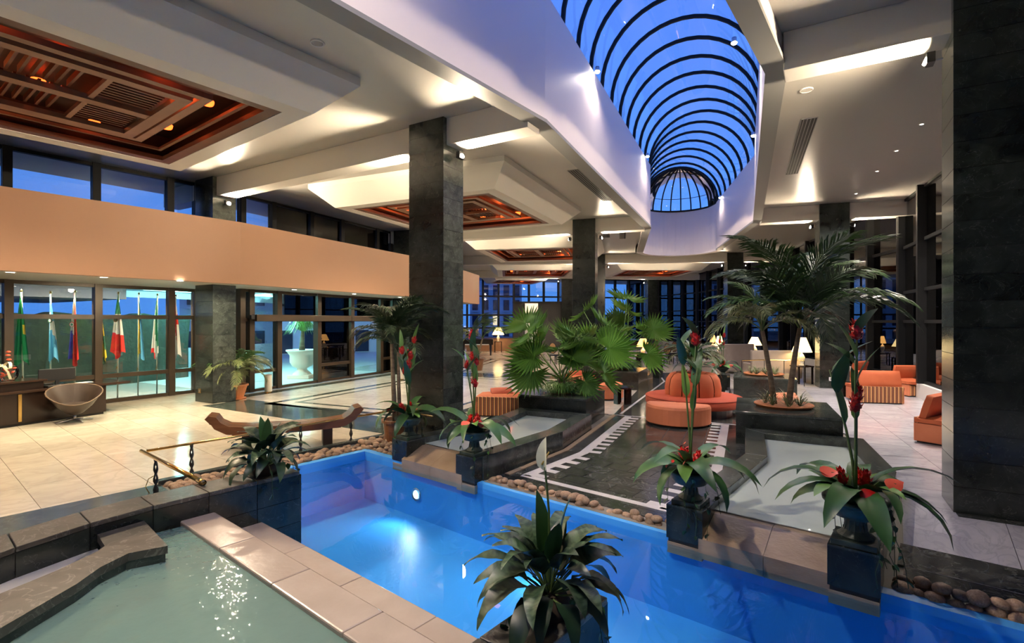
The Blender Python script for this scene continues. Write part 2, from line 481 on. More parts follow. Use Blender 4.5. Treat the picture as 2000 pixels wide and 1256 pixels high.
column(55.0, 2, 'dark marble column behind the tall feathery palms and orange armchairs')
column(39.3, 2, 'dark column at the far end of the peach balcony wall', slabs=False)
column(46.9, 3, 'dark column hidden behind the fan palm column', slabs=False)
column(54.4, 3, 'dark column rising behind the beige sofas', slabs=False)
column(46.4, 4.05, 'small far dark column left of the fan palm', slabs=False)
column(53.6, 4.1, 'small far dark column right of the fan palm', slabs=False)
column(46.9, 0, 'dark column out of sight beside the pool', slabs=False)

# mezzanine balcony with peach front
mz = MB(); mz.ring(40.25, 40.45, [-.8, 0, 1, 2, 2.85], 3.12, 4.72)
tag(mz.build('wall_balcony', K['peach']), 'long peach coloured balcony wall above the entrance', 'wall', kind='structure')
mz = MB(); mz.ring(36.4, 40.25, [-.8, 0, 1, 2, 2.85], 3.12, 3.3)
tag(mz.build('ceiling_entrance', K['soffit']), 'low pale soffit under the peach balcony', 'ceiling', kind='structure')

# glazed walls
def glazing(name, label, p0, p1, fr, zs, mull=(.10, .16), bar=.07, frame=None, glass=None, skip=(), pane_off=0.0):
    frame = frame or K['bronze']; glass = glass or K['glass']
    dx, dy = p1[0] - p0[0], p1[1] - p0[1]; Ln = math.hypot(dx, dy); a = math.atan2(dy, dx)
    w = tag(empty(name, (p0[0], p0[1], zs[0]), a), label, 'window', kind='structure')
    h = zs[-1] - zs[0]
    mm = MB(); mm.box(0, 0, h / 2, mull[0], mull[1], h); mm = mm.mesh('mullion', frame)
    for f in fr: put('mullion', mm, w, (f * Ln, 0, 0))
    for i in range(len(fr) - 1):
        x0, x1 = fr[i] * Ln + mull[0] / 2, fr[i + 1] * Ln - mull[0] / 2
        for j, z in enumerate(zs):
            if (i, 'bar', j) in skip: continue
            hb = bar if 0 < j < len(zs) - 1 else bar * .8
            zz = min(max(z - zs[0], hb / 2), h - hb / 2)
            b = MB(); b.box((x0 + x1) / 2, 0, zz, x1 - x0, min(.12, mull[1] * .7), hb); b.build('transom', frame, w)
        for j in range(len(zs) - 1):
            if (i, j) in skip: continue
            b = MB(); b.box((x0 + x1) / 2, pane_off, (zs[j] + zs[j + 1]) / 2 - zs[0], x1 - x0, .006, zs[j + 1] - zs[j] - bar * .8); b.build('pane', glass, w)
    return w

# entrance side, bay in front of the flags
F0, F1 = at(215, 787), at(380, 768)
d_ = (F1[0] - F0[0], F1[1] - F0[1])
FA = (F0[0] - 4.2 * d_[0], F0[1] - 4.2 * d_[1])
fr = sorted([hit(p, FA, F1) for p in (15, 190, 333, 382)])
fr = [fr[0] - 2 * (fr[1] - fr[0]), fr[0] - (fr[1] - fr[0])] + fr
glazing('window_1', 'tall bronze framed windows behind the row of flags', FA, F1, fr, [.02, .72, 2.27, 3.12], (.16, .2), .11, glass=K['glass'])
# entrance side, door bay
D0, D1 = P(38.7, 1), P(38.7, 2)
fr = [hit(p, D0, D1) for p in (470, 488, 542, 620, 685, 742, 765)] + [.995]
glazing('door_1', 'bronze framed sliding glass entrance doors with an open gap', D0, D1, fr, [.02, .62, 2.2, 3.12], (.17, .22), .1,
        skip={(2, 0), (2, 1), (2, 'bar', 1), (4, 0), (4, 1), (4, 'bar', 1)})
glazing('window_2', 'bronze framed windows beyond the entrance doors', P(38.7, 2), P(38.7, 3), [0, .2, .4, .6, .8, 1], [.02, .62, 2.2, 3.12], (.16, .2), .1)
# upper clerestory windows
n = 3
for k in (0, 1, 2):
    a, b = P(38.6, k), P(38.6, k + 1)
    if k == 0: fr = [.2, .37] + [hit(p, a, b) for p in (13, 187, 331)] + [.985]
    elif k == 1: fr = [.015] + [hit(p, a, b) for p in (472, 532, 606, 666, 735)] + [.985]
    else: fr = [.02, .2, .4, .6, .8, .98]
    glazing('window_%d' % n, ('dark framed clerestory windows above the %s part of the peach balcony') % ('reception', 'entrance', 'far')[k], a, b, fr, [3.3, CEIL], (.16, .2), .1, frame=K['black_frame']); n += 1
    # dark roller blinds hang in the upper part
    for i in range(len(fr) - 1):
        L_ = math.hypot(b[0] - a[0], b[1] - a[1]); aa = math.atan2(b[1] - a[1], b[0] - a[0])
# window side: tall glazing with deep black fins
for k in (0, 1, 2, 3, 4):
    a, b = P(57.0, k), P(57.0, k + 1)
    N_ = 6
    lab = {0: 'beside the pool behind the camera', 1: 'behind the orange armchairs', 2: 'beyond the feathery palms', 3: 'along the far lounge', 4: 'at the far bend of the lounge'}[k]
    glazing('window_%d' % n, 'tall black framed windows ' + lab, a, b, [i / N_ for i in range(N_ + 1)], [.42, 2.15, 3.05, 4.45, CEIL], (.13, .42), .09, frame=K['black_frame'],
            glass=K['glass_dark'] if k < 3 else K['glass']); n += 1
    q = MB(); q.ring(56.85, 57.1, [k, k + 1], 0, .42)
    tag(q.build('baseboard_%d' % (k + 1), K['white']), 'low white plinth under the tall windows ' + lab, 'plinth', kind='structure')
# far end of the hall
E0, E1 = P(38.0, 4.55), P(57.0, 4.55)
glazing('window_%d' % n, 'wide grid of black framed windows closing the far end of the hall', E0, E1, [i / 14 for i in range(15)], [.3, 1.6, 2.7, 4.3, CEIL], (.14, .3), .13, frame=K['black_frame']); n += 1
q = MB(); q.prism([E0, E1, P(57.0, 4.58), P(38.0, 4.58)], 0, .3)
tag(q.build('baseboard_6', K['wood_lit']), 'low wooden sill along the far window grid', 'plinth', kind='structure')
glazing('window_%d' % n, 'black framed windows on the street side of the far lounge', P(38.0, 3.0), P(38.0, 4.55), [i / 8 for i in range(9)], [.3, 1.6, 2.7, 4.3, CEIL], (.14, .3), .13, frame=K['black_frame']); n += 1
q = MB(); q.ring(34, 37.0, [-1.4, -.2], 0, CEIL); q.ring(37, 57.3, [-1.2, -1.16], 0, CEIL); q.ring(57.0, 57.2, [-1.2, 0], 0, CEIL)
tag(q.build('wall_near', K['cream']), 'plain cream wall closing the hall behind the stair', 'wall', kind='structure')
# ------------------------------------------------------------------ paving
def clip(poly, region):                # convex clip (Sutherland-Hodgman), both counter-clockwise
    out = poly
    for i in range(len(region)):
        a, b = region[i], region[(i + 1) % len(region)]
        nx, ny = -(b[1] - a[1]), b[0] - a[0]
        src, out = out, []
        for j in range(len(src)):
            p, q = src[j], src[(j + 1) % len(src)]
            dp = (p[0] - a[0]) * nx + (p[1] - a[1]) * ny; dq = (q[0] - a[0]) * nx + (q[1] - a[1]) * ny
            if dp >= 0: out.append(p)
            if (dp > 0) != (dq > 0) and dp != dq:
                t = dp / (dp - dq); out.append((p[0] + t * (q[0] - p[0]), p[1] + t * (q[1] - p[1])))
        if len(out) < 3: return []
    return out
def ccw(poly):
    n = len(poly)
    return poly if sum(poly[i][0] * poly[(i + 1) % n][1] - poly[(i + 1) % n][0] * poly[i][1] for i in range(n)) > 0 else list(reversed(poly))
def area(poly):
    n = len(poly); return abs(sum(poly[i][0] * poly[(i + 1) % n][1] - poly[(i + 1) % n][0] * poly[i][1] for i in range(n))) / 2
def tiles(parent, region, origin, rot, sx, sy, mat, gap=.006, z0=-.02, z1=0.0, stagger=0.0, name='tile', limit=300, holes=()):
    region = ccw(region); c, s = math.cos(rot), math.sin(rot)
    loc = [((p[0] - origin[0]) * c + (p[1] - origin[1]) * s, -(p[0] - origin[0]) * s + (p[1] - origin[1]) * c) for p in region]
    i0, i1 = math.floor(min(p[0] for p in loc) / sx), math.ceil(max(p[0] for p in loc) / sx)
    j0, j1 = math.floor(min(p[1] for p in loc) / sy), math.ceil(max(p[1] for p in loc) / sy)
    fm = MB(); fm.box(0, 0, (z0 + z1) / 2, sx - gap, sy - gap, z1 - z0); fm = fm.mesh(name, mat)
    n = 0
    lo = parent.location
    for i in range(i0, i1 + 1):
        for j in range(j0 - 1, j1 + 1):
            off = stagger * sy if i % 2 else 0
            x0, x1, y0, y1 = i * sx + gap / 2, (i + 1) * sx - gap / 2, j * sy + gap / 2 + off, (j + 1) * sy - gap / 2 + off
            q = clip([(x0, y0), (x1, y0), (x1, y1), (x0, y1)], loc)
            if not q or area(q) < .006: continue
            cx, cy = (x0 + x1) / 2, (y0 + y1) / 2
            wx, wy = origin[0] + cx * c - cy * s, origin[1] + cx * s + cy * c
            if any(abs((wx - h[0]) * math.cos(h[4]) + (wy - h[1]) * math.sin(h[4])) < h[2] and abs(-(wx - h[0]) * math.sin(h[4]) + (wy - h[1]) * math.cos(h[4])) < h[3] for h in holes): continue
            n += 1
            if n > limit: return n
            if area(q) > .999 * (sx - gap) * (sy - gap):
                put(name, fm, parent, (wx - lo.x, wy - lo.y, -lo.z), (0, 0, rot))
            else:
                m = MB(); m.prism([(a - cx, b - cy) for a, b in q], z0, z1)
                put(name, m.mesh(name, mat), parent, (wx - lo.x, wy - lo.y, -lo.z), (0, 0, rot))
    return n
# lobby side marble, large rectangular tiles
tiles(floor, [Q(-3, -17.2), Q(6.05, -17.2), Q(6.05, -7.9), Q(-3, -7.9)], Q(0, -8), POOL_ROT, .55, 1.1, K['cream_marble'], limit=170)
tiles(floor, [Q(6.05, -17.2), P(37.6, 1), P(47.8, 1), Q(6.05, -6.6)], Q(0, -8), POOL_ROT, .55, 1.1, K['cream_marble'], limit=60)
a1 = bay_angle(1.2)
tiles(floor, [P(38.6, 1), P(38.6, 2), P(47.7, 2), P(47.7, 1)], P(44, 1.5), a1, 1.1, 1.1, K['white_marble'], limit=110)
# window side marble
tiles(floor, [Q(5.66, -.2), Q(5.66, 3.4), P(57, 1), P(54.15, 1)], P(55, .9), POOL_ROT, .9, .9, K['violet_marble'], limit=24)
tiles(floor, [P(54.15, 1), P(57, 1), P(57, 2), P(54.15, 2)], P(55, 1.5), a1, .9, .9, K['violet_marble'], limit=60)
m = MB()
m.ring(36, 58, [2, 3, 4, 4.7], -.02, 0); m.ring(47.7, 54.15, [1.335, 2], -.02, 0);
pv = m.build('paving', K['white_marble'], floor); pv['kind'] = 'stuff'

def strip(parent, pts, w, mat, z1=.0025, name='inlay', closed=False):
    """flat stone strips of width w along a polyline, mitred"""
    n = len(pts); L_, R_ = [], []
    for i, p in enumerate(pts):
        a = pts[i - 1] if (i > 0 or closed) else p; b = pts[(i + 1) % n] if (i < n - 1 or closed) else p
        d1 = Vector((p[0] - a[0], p[1] - a[1])); d2 = Vector((b[0] - p[0], b[1] - p[1]))
        if d1.length < 1e-6: d1 = d2
        if d2.length < 1e-6: d2 = d1
        d1.normalize(); d2.normalize(); t = (d1 + d2).normalized(); nn = Vector((-t.y, t.x)); sc = w / 2 / max(.3, nn.dot(Vector((-d1.y, d1.x))))
        L_.append((p[0] + nn.x * sc, p[1] + nn.y * sc)); R_.append((p[0] - nn.x * sc, p[1] - nn.y * sc))
    for i in range(n if closed else n - 1):
        j = (i + 1) % n
        m = MB(); m.prism([L_[i], L_[j], R_[j], R_[i]], -.015, z1); m.build(name, mat, parent, world=True)
# radial dark bands on the floor between the columns, and the nested rectangles of each bay
strip(floor, [P(39.8, 1), P(46.4, 1)], 1.25, K['inlay_dark'])
strip(floor, [P(39.8, 2), P(46.4, 2)], 1.0, K['inlay_dark'])
strip(floor, [P(39.2, 1.02), P(39.2, 1.98)], .45, K['inlay_dark'], .002)
def bayrect(k, r, hx, hy):
    c = P(r, k); a = bay_angle(k); ca, sa = math.cos(a), math.sin(a)
    return [(c[0] + x * ca - y * sa, c[1] + x * sa + y * ca) for x, y in ((-hx, -hy), (hx, -hy), (hx, hy), (-hx, hy))]
for k in (1.5, 2.5):
    strip(floor, bayrect(k, 43.6, 2.6, 4.0), .22, K['inlay_dark'], closed=True)
    strip(floor, bayrect(k, 43.6, 2.1, 3.5), .12, K['inlay_dark'], closed=True)
strip(floor, [P(54.6, 1), P(56.8, 1)], .9, K['path'], .002)
strip(floor, [Q(5.95, -.25), Q(5.95, 2.6)], .55, K['path'], .002)

# ------------------------------------------------------------------ dark path between the troughs
pc = P(51, 1.1)
path = thing('garden_path', 'dark tiled path with white piano-key border leading from the pool to the round sofa', 'path', (pc[0], pc[1], 0), kind='structure')
m = MB(); m.prism([Q(S1, -4.7), Q(S1, -2.05), P(52.4, 1), P(52.4, 1.335), P(49.6, 1.335), P(49.6, 1)], -.2, -.012)
m.build('bed', K['grout'], path, world=True)
n1 = tiles(path, [Q(5.5, -4.7), Q(5.5, -2.05), P(52.4, 1), P(49.6, 1)], Q(5.5, -3.4), POOL_ROT, .30, .36, K['path'], stagger=.5, gap=.009, z0=-.012, limit=140)
n2 = tiles(path, [P(49.6, 1), P(52.4, 1), P(52.4, 1.335), P(49.6, 1.335)], P(51, 1.2), a1, .36, .30, K['path'], stagger=0, gap=.009, z0=-.012, limit=140)
for r, sg in ((49.98, 1), (52.02, -1)):
    front = Q(5.62, -4.38) if sg > 0 else Q(5.62, -2.36)
    pl = [front, P(r, 1.0), P(r, 1.335)]
    strip(path, pl, .15, K['inlay_white'], .003, 'border')
    # teeth
    tm = MB(); tm.box(0, 0, -.004, .19, .13, .013); tm = tm.mesh('key', K['inlay_white'])
    for i in range(len(pl) - 1):
        p, q = Vector(pl[i]), Vector(pl[i + 1]); d = q - p; Ln = d.length; d.normalize()
        nn = Vector((d.y, -d.x)) * sg
        x = .12
        while x < Ln - .05:
            c_ = p + d * x + nn * .165
            put('key', tm, path, (c_.x - pc[0], c_.y - pc[1], 0), (0, 0, math.atan2(nn.y, nn.x))); x += .29
strip(path, [Q(5.62, -4.44), Q(5.62, -2.30)], .10, K['inlay_white'], .003, 'border')
strip(path, [P(49.5, 1.33), P(52.5, 1.33)], .07, K['inlay_white'], .003, 'border')
m = MB(); m.ring(49.62, 52.38, [1.335, 2.3], -.012, .002); m.build('paving', K['path'], path, world=True)
for r in (49.75, 52.25): strip(path, [P(r, 1.345), P(r, 2), P(r, 2.3)], .06, K['inlay_white'], .004, 'border')
strip(path, [P(51.2, 1.62), P(51.9, 1.62), P(51.9, 1.95), P(51.2, 1.95)], .12, K['inlay_white'], .004, 'border', closed=True)

# ------------------------------------------------------------------ blue pool
p0 = Q(4, -3)
pool = thing('swimming_pool', 'bright blue painted pool filling the lower part of the lobby', 'pool', (p0[0], p0[1], -.8), kind='structure')
m = MB(); m.prism(qpoly(-3, S1, T0, T1), -.9, -.8); m.build('pool_floor', K['blue'], pool, world=True)
def wallq(s0, s1, t0, t1, z0, z1, name, mat, parent, **kw):
    m = MB(); m.prism(qpoly(s0, s1, t0, t1), z0, z1); return m.build(name, mat, parent, world=True, **kw)
wallq(S1 - .07, S1 + .05, T0 - .05, T1, -.9, -.015, 'pool_wall', K['blue'], pool)
wallq(-3, S1 - .07, T0 - .05, T0 + .07, -.9, -.015, 'pool_wall', K['blue'], pool)
wallq(-3, S1 - .07, T1 - .07, T1, -.9, -.015, 'pool_wall', K['blue'], pool)
m = MB(); q = qpoly(-3, S1 - .06, T0 + .06, T1 - .06); m.flat(q, -.085)
o = m.build('water', K['water']); tag(o, 'still clear water of the bright blue pool', 'water', kind='structure')

# ------------------------------------------------------------------ upper basin with its weir and parapets
MID = -3.55
def tf(s): return -5.31 + .2 * max(0, 1.6 - s) ** 2
ub = Q(0, MID)
basin = thing('upper_basin', 'raised basin of greenish water with stone steps spilling into the pool', 'basin', (ub[0], ub[1], 0), kind='structure')
wallq(-3, 1.72, -5.2, -1.9, -.9, .02, 'basin_floor', K['travertine_wet'], basin)
for i in range(4):
    t0 = -5.31 + i * (3.52 / 4); t1 = t0 + 3.52 / 4 - .002
    wallq(1.68, 1.97, t0, t1, -.2, .33, 'top_step', K['travertine_wet'], basin, bevel=.012)
    m = MB(); a, b, c, d = Q(1.97, t0), Q(1.97, t1), Q(2.13, t1), Q(2.13, t0)
    m.add([(a[0], a[1], -.2), (b[0], b[1], -.2), (c[0], c[1], -.2), (d[0], d[1], -.2), (a[0], a[1], .325), (b[0], b[1], .325), (c[0], c[1], .10), (d[0], d[1], .10)],
          [(0, 1, 2, 3), (7, 6, 5, 4), (0, 4, 5, 1), (1, 5, 6, 2), (2, 6, 7, 3), (3, 7, 4, 0)])
    m.build('sloped_step', K['travertine'], basin, world=True)
    wallq(2.13, 2.42, t0, t1, -.9, .10, 'lower_step', K['travertine_wet'], basin, bevel=.012)
m = MB(); q = [Q(1.69, -5.25), Q(1.69, -1.85), Q(-3, -1.6), Q(-3, -5.6)]
m.flat(q, .295)
o = m.build('water', K['water_teal']); tag(o, 'rippling green-grey water of the raised upper basin', 'water', kind='structure')

def parapet(mirror, label, WD=.36, S0=2.82):
    mt = (lambda t: t) if not mirror else (lambda t: 2 * MID - t)
    c = Q(2.2, mt(-5.5))
    w = thing('parapet', label, 'parapet', (c[0], c[1], 0), kind='structure')
    ss = [S0, 2.37, 1.92, 1.47, 1.02, .57, .12, -.33, -.8, -1.3, -1.9]
    for i in range(len(ss) - 1):
        s0, s1 = ss[i], ss[i + 1]; g = .003
        fa, fb = (s0, tf(s0)), (s1, tf(s1)); ba, bb = (s0, tf(s0) - WD), (s1, tf(s1) - WD)
        core = [Q(s, mt(t)) for s, t in ((s0, tf(s0) - .015), (s1, tf(s1) - .015), (s1, tf(s1) - WD + .015), (s0, tf(s0) - WD + .015))]
        m = MB(); m.prism(core, -.9, .49); m.build('core', K['black'], w, world=True)
        m = MB(); m.prism([Q(s, mt(t)) for s, t in ((s0 - g, tf(s0) + .012), (s1 + g, tf(s1) + .012), (s1 + g, tf(s1) - WD - .012), (s0 - g, tf(s0) - WD - .012))], .49, .53); m.build('coping', K['coping'], w, world=True, bevel=.006)
        for side in (0, 1):
            for z0, z1 in ((-.6, -.02), (-.015, .235), (.24, .488)):
                t0, t1, d = (tf(s0) - .015, tf(s1) - .015, .02) if side == 0 else (tf(s0) - WD + .015, tf(s1) - WD + .015, -.02)
                m = MB(); m.prism([Q(s, mt(t)) for s, t in ((s0 - g, t0), (s1 + g, t1), (s1 + g, t1 + d), (s0 - g, t0 + d))], z0, z1); m.build('facing_slab', K['green'], w, world=True)
    for z0, z1 in ((-.6, -.02), (-.015, .235), (.24, .488)):
        m = MB(); m.prism([Q(S0, mt(-5.31)), Q(S0 + .02, mt(-5.31)), Q(S0 + .02, mt(-5.31 - WD)), Q(S0, mt(-5.31 - WD))], z0, z1); m.build('facing_slab', K['green'], w, world=True)
    return w
parapet(False, 'dark stone parapet wall curving between marble floor and upper basin')
parapet(True, 'dark stone parapet carrying the lily with a single white flower', .30, 2.68)

# curved inner coping of the upper basin
fc = [(1.40, -5.30), (1.36, -4.56), (1.13, -4.64), (.94, -4.53), (.78, -4.36), (.61, -4.23), (.39, -4.06), (.0, -3.8), (-.6, -3.5)]
bc = [(1.07, -5.27), (1.05, -4.93), (.99, -4.86), (.75, -4.71), (.59, -4.64), (.44, -4.58), (.28, -4.45), (-.15, -4.2), (-.75, -3.9)]
c = Q(1.2, -4.9)
ic = thing('curved_coping', 'curved grey stone coping bending into the upper basin', 'coping', (c[0], c[1], .2), kind='structure')
for i in range(len(fc) - 1):
    m = MB(); m.prism([Q(*fc[i]), Q(*fc[i + 1]), Q(*bc[i + 1]), Q(*bc[i])], .36, .42); m.build('coping_slab', K['coping'], ic, world=True)
    m = MB(); m.prism([Q(fc[i][0] - .012, fc[i][1] - .012), Q(fc[i + 1][0] - .012, fc[i + 1][1] - .012), Q(bc[i + 1][0] + .01, bc[i + 1][1] + .01), Q(bc[i][0] + .01, bc[i][1] + .01)], -.1, .36)
    m.build('facing_slab', K['green_hi'], ic, world=True)
m = MB(); m.prism([Q(*p) for p in bc] + [Q(-.9, -4.2), Q(-.9, -5.1)] + [Q(s, tf(s)) for s in (-.4, .1, .6, 1.07)], -.1, .305)
o = m.build('channel_bed', K['soffit'], ic, world=True)

# dark floor slab and pebble gutters around the pool edge
g1 = Q(3.6, -7.7)
gut = thing('pebble_gutter', 'shallow dark gutter holding pebbles along the lobby edge of the pool', 'gutter', (g1[0], g1[1], 0), kind='structure')
wallq(-3, 2.25, -7.9, -5.6, -.8, .002, 'slab', K['green_hi'], gut)
wallq(2.25, 5.6, T0 - .5, T0 - .02, -.3, -.05, 'gutter_bed', K['black'], gut)
wallq(2.25, 6.0, T0 - .62, T0 - .5, -.3, .04, 'curb', K['green_hi'], gut, bevel=.008)
wallq(S1 + .03, 5.88, T0 - .02, -6.6, -.3, -.05, 'gutter_bed', K['black'], gut)
wallq(5.88, 6.0, T0 - .5, -6.6, -.3, .04, 'curb', K['green_hi'], gut, bevel=.008)
g2 = Q(5.3, -3.4)
gut2 = thing('pebble_gutter', 'narrow gutter of pebbles between the dark path and the pool', 'gutter', (g2[0], g2[1], 0), kind='structure')
wallq(S1 + .04, 5.5, -4.7, -2.0, -.3, -.05, 'gutter_bed', K['black'], gut2)
wallq(5.30, 5.5, -4.7, -2.0, -.3, -.002, 'curb', K['path'], gut2)
g3 = Q(5.3, 1)
gut3 = thing('pebble_gutter', 'gutter of larger pebbles beside the white marble floor at the photo edge', 'gutter', (g3[0], g3[1], 0), kind='structure')
wallq(S1 + .04, 5.38, -.2, 2.6, -.3, -.05, 'gutter_bed', K['black'], gut3)
wallq(5.38, 5.66, -.2, 2.6, -.3, .004, 'curb', K['path'], gut3)

# ------------------------------------------------------------------ troughs
def trough(lq, rq, rl, rr, label):
    c = P((rl + rr) / 2, 1.02)
    w = thing('water_trough', label, 'trough', (c[0], c[1], 0), kind='structure')
    RW, H = .28, .31
    kb = 1.165
    so = 5.12
    # outer and inner outlines
    Lo = [Q(so, lq), P(rl, 1), P(rl, kb)]; Li = [Q(so, lq + RW), P(rl + RW, 1), P(rl + RW, kb - .028)]
    Ro = [Q(so, rq), P(rr, 1), P(rr, kb)]; Ri = [Q(so, rq - RW), P(rr - RW, 1), P(rr - RW, kb - .028)]
    for A_, B_ in ((Lo, Li), (Ro, Ri)):
        for i in range(2):
            m = MB(); m.prism([A_[i], A_[i + 1], B_[i + 1], B_[i]], -.3, H); m.build('rim', K['green_hi'], w, world=True, bevel=.006)
    m = MB(); m.prism([Li[2], Lo[2], Ro[2], Ri[2]], -.3, H); m.build('rim', K['green_hi'], w, world=True, bevel=.006)
    m = MB(); m.prism([Q(so + .2, lq + .1), P(rl + .1, 1), P(rl + .1, kb - .01), P(rr - .1, kb - .01), P(rr - .1, 1), Q(so + .2, rq - .1)], -.3, .05); m.build('trough_floor', K['white_marble'], w, world=True)
    # spill of travertine at the front
    a, b = lq + RW - .01, rq - RW + .01
    for t0, t1 in ((a, (a + b) / 2 - .002), ((a + b) / 2 + .002, b)):
        m = MB(); pr = [(4.97, -.14), (4.97, .05), (5.32, .20), (5.42, .20), (5.42, -.14)]
        vs = [(*Q(s, t0), z) for s, z in pr] + [(*Q(s, t1), z) for s, z in pr]; n = len(pr)
        m.add(vs, [tuple(range(n)), tuple(reversed(range(n, 2 * n)))] + [(i, n + i, n + (i + 1) % n, (i + 1) % n) for i in range(n)])
        m.build('spill_stone', K['travertine'], w, world=True)
    m = MB(); q = [Q(5.40, a), P(rl + RW - .01, 1), P(rl + RW - .01, kb - .03), P(rr - RW + .01, kb - .03), P(rr - RW + .01, 1), Q(5.40, b)]
    m.flat(q, .215)
    o = m.build('water', K['water_milk'])
    return w, o
w, o = trough(-6.55, -4.72, 48.0, 49.6, 'grey marble water trough between the tall column and the dark path')
tag(o, 'pale milky water in the trough beside the tall column', 'water', kind='structure')
w, o = trough(-2.03, -.33, 52.4, 54.1, 'grey marble water trough between the dark path and the white marble floor')
tag(o, 'pale green milky water in the trough beside the window side floor', 'water', kind='structure')

# travertine strip at the foot of the left trough
strip(path, [Q(5.5, -4.62), P(49.66, 1.0), P(49.66, 1.33)], .09, K['travertine'], .012, 'skirting')

# pedestals under the urns
def pedestal(s, t, label, w=.36, h=.30):
    c = Q(s, t)
    p = thing('pedestal', label, 'pedestal', (c[0], c[1], -.12), POOL_ROT, 'marble pedestals at the trough ends')
    m = MB(); m.box(0, 0, (h + .12) / 2, w - .03, w - .03, h + .12); m.build('core', K['black'], p)
    for i in range(4):
        a = i * math.pi / 2; m = MB(); m.box(w / 2 - .01, 0, (h + .12) / 2 + .05, .02, w - .002, h + .02)
        m.xf(Matrix.Rotation(a, 4, 'Z')); m.build('slab', K['green'], p)
    m = MB(); m.box(0, 0, h + .12 + .005, w, w, .02); m.build('top_slab', K['green_hi'], p)
    m = MB(); m.box(0, 0, .005, w * .96, w * .96, .11); m.build('plinth', K['travertine'], p)
    return (c[0], c[1], h + .015)
PED = [pedestal(5.20, -6.40, 'dark marble pedestal carrying the urn nearest the tall column'),
       pedestal(5.15, -4.92, 'dark marble pedestal carrying the urn at the corner of the left trough'),
       pedestal(5.15, -1.90, 'dark marble pedestal carrying the urn between path and right trough'),
       pedestal(5.10, -.50, 'dark marble pedestal carrying the biggest urn beside the white marble floor')]

# raised planters
def planter(r0, r1, k0, k1, label, h=.57):
    c = P((r0 + r1) / 2, (k0 + k1) / 2)
    w = thing('planter_box', label, 'planter', (c[0], c[1], 0), kind='structure')
    m = MB(); m.ring(r0 + .02, r1 - .02, [k0 + .002, k1 - .002], -.02, h - .04); m.build('core', K['black'], w, world=True)
    dk = (k1 - k0)
    for i in range(2):                                   # facing slabs, two courses of two on each side
        for j in range(2):
            z0, z1 = (-.02, .25) if j == 0 else (.255, h - .042)
            ra, rb = r0 + (r1 - r0) * i / 2 + .002, r0 + (r1 - r0) * (i + 1) / 2 - .002
            for ka, kb in ((k0, k0 + .002), (k1 - .002, k1)):
                m = MB(); m.ring(ra, rb, [ka, kb], z0, z1); m.build('facing_slab', K['green'], w, world=True)
            ka, kb = k0 + dk * i / 2 + .0003, k0 + dk * (i + 1) / 2 - .0003
            for a_, b_ in ((r0, r0 + .02), (r1 - .02, r1)):
                m = MB(); m.ring(a_, b_, [ka, kb], z0, z1); m.build('facing_slab', K['green'], w, world=True)
            m = MB(); m.ring(ra, rb, [ka if j == 0 else k0 + dk * .5 + .0003, kb if j == 0 else k1], h - .04, h)
    for i in range(2):
        for j in range(2):
            ra, rb = r0 + (r1 - r0) * i / 2 + .0015 - (.008 if i == 0 else 0), r0 + (r1 - r0) * (i + 1) / 2 - .0015 + (.008 if i == 1 else 0)
            ka, kb = k0 + dk * j / 2 + .0002, k0 + dk * (j + 1) / 2 - .0002
            m = MB(); m.ring(ra, rb, [ka, kb], h - .04, h); m.build('top_slab', K['green_hi'], w, world=True, bevel=.004)
    return (c[0], c[1], h)
PLA = {'fan1': planter(47.9, 49.45, 1.175, 1.315, 'dark marble planter box with the big fan palm'),
       'palm1': planter(52.25, 53.85, 1.175, 1.335, 'dark marble planter box at the head of the right trough with leaning palm'),
       'fan2': planter(47.7, 49.35, 1.745, 1.90, 'farther dark marble planter box with the smaller fan palm'),
       'palm2': planter(52.1, 53.7, 1.70, 1.86, 'farther dark marble planter box with the second feathery palm')}
# far low channel wall
c = P(52.4, 1.97)
lw = thing('low_channel_wall', 'low grey stone wall of the far water channel', 'low wall', (c[0], c[1], 0), kind='structure')
m = MB(); m.ring(52.25, 52.5, [1.87, 2, 2.06], 0, .33); m.build('wall_body', K['green_hi'], lw, world=True)
c = P(49.2, 1.98)
lw = thing('low_channel_wall', 'low dark stone curb beyond the smaller fan palm planter', 'low wall', (c[0], c[1], 0), kind='structure')
m = MB(); m.ring(49.1, 49.35, [1.905, 2, 2.08], 0, .3); m.build('wall_body', K['green_hi'], lw, world=True)
# underwater lamps added to brighten the blue pool
K['pool_lens'] = emis('pool_fill_lens', (.75, .92, 1.0), 4)
for s, t, ax, lab in ((5.02, -6.0, -1, 'added underwater fill lamp below the left trough'), (5.02, -3.4, -1, 'added underwater fill lamp below the dark path'), (5.02, .6, -1, 'added underwater fill lamp near the white marble floor')):
    c = Q(s, t); rz = POOL_ROT + math.pi if ax else POOL_ROT - math.pi / 2
    w = thing('pool_fill_lamp', lab, 'lamp', (c[0], c[1], -.45), rz, 'added underwater fill lamps')
    m = MB(); m.lathe([(.06, .0), (.09, .015), (.10, 0.0)], 16); m.xf(Matrix.Rotation(math.pi / 2, 4, 'Y')); m.build('bezel', K['steel'], w)
    m = MB(); m.lathe([(0, .012), (.06, .01)], 16); m.xf(Matrix.Rotation(math.pi / 2, 4, 'Y')); m.build('lens', K['pool_lens'], w)
    d = bpy.data.lights.new('pool_fill_glow', 'SPOT'); d.energy = 30; d.color = (.75, .90, 1.0); d.spot_size = math.radians(150); d.spot_blend = .8; d.shadow_soft_size = .1
    o = bpy.data.objects.new('pool_fill_glow', d); COL.objects.link(o); o.parent = w; o.location = (.1, 0, 0); o.rotation_euler = Vector((1, 0, -.1)).to_track_quat('-Z', 'Y').to_euler()
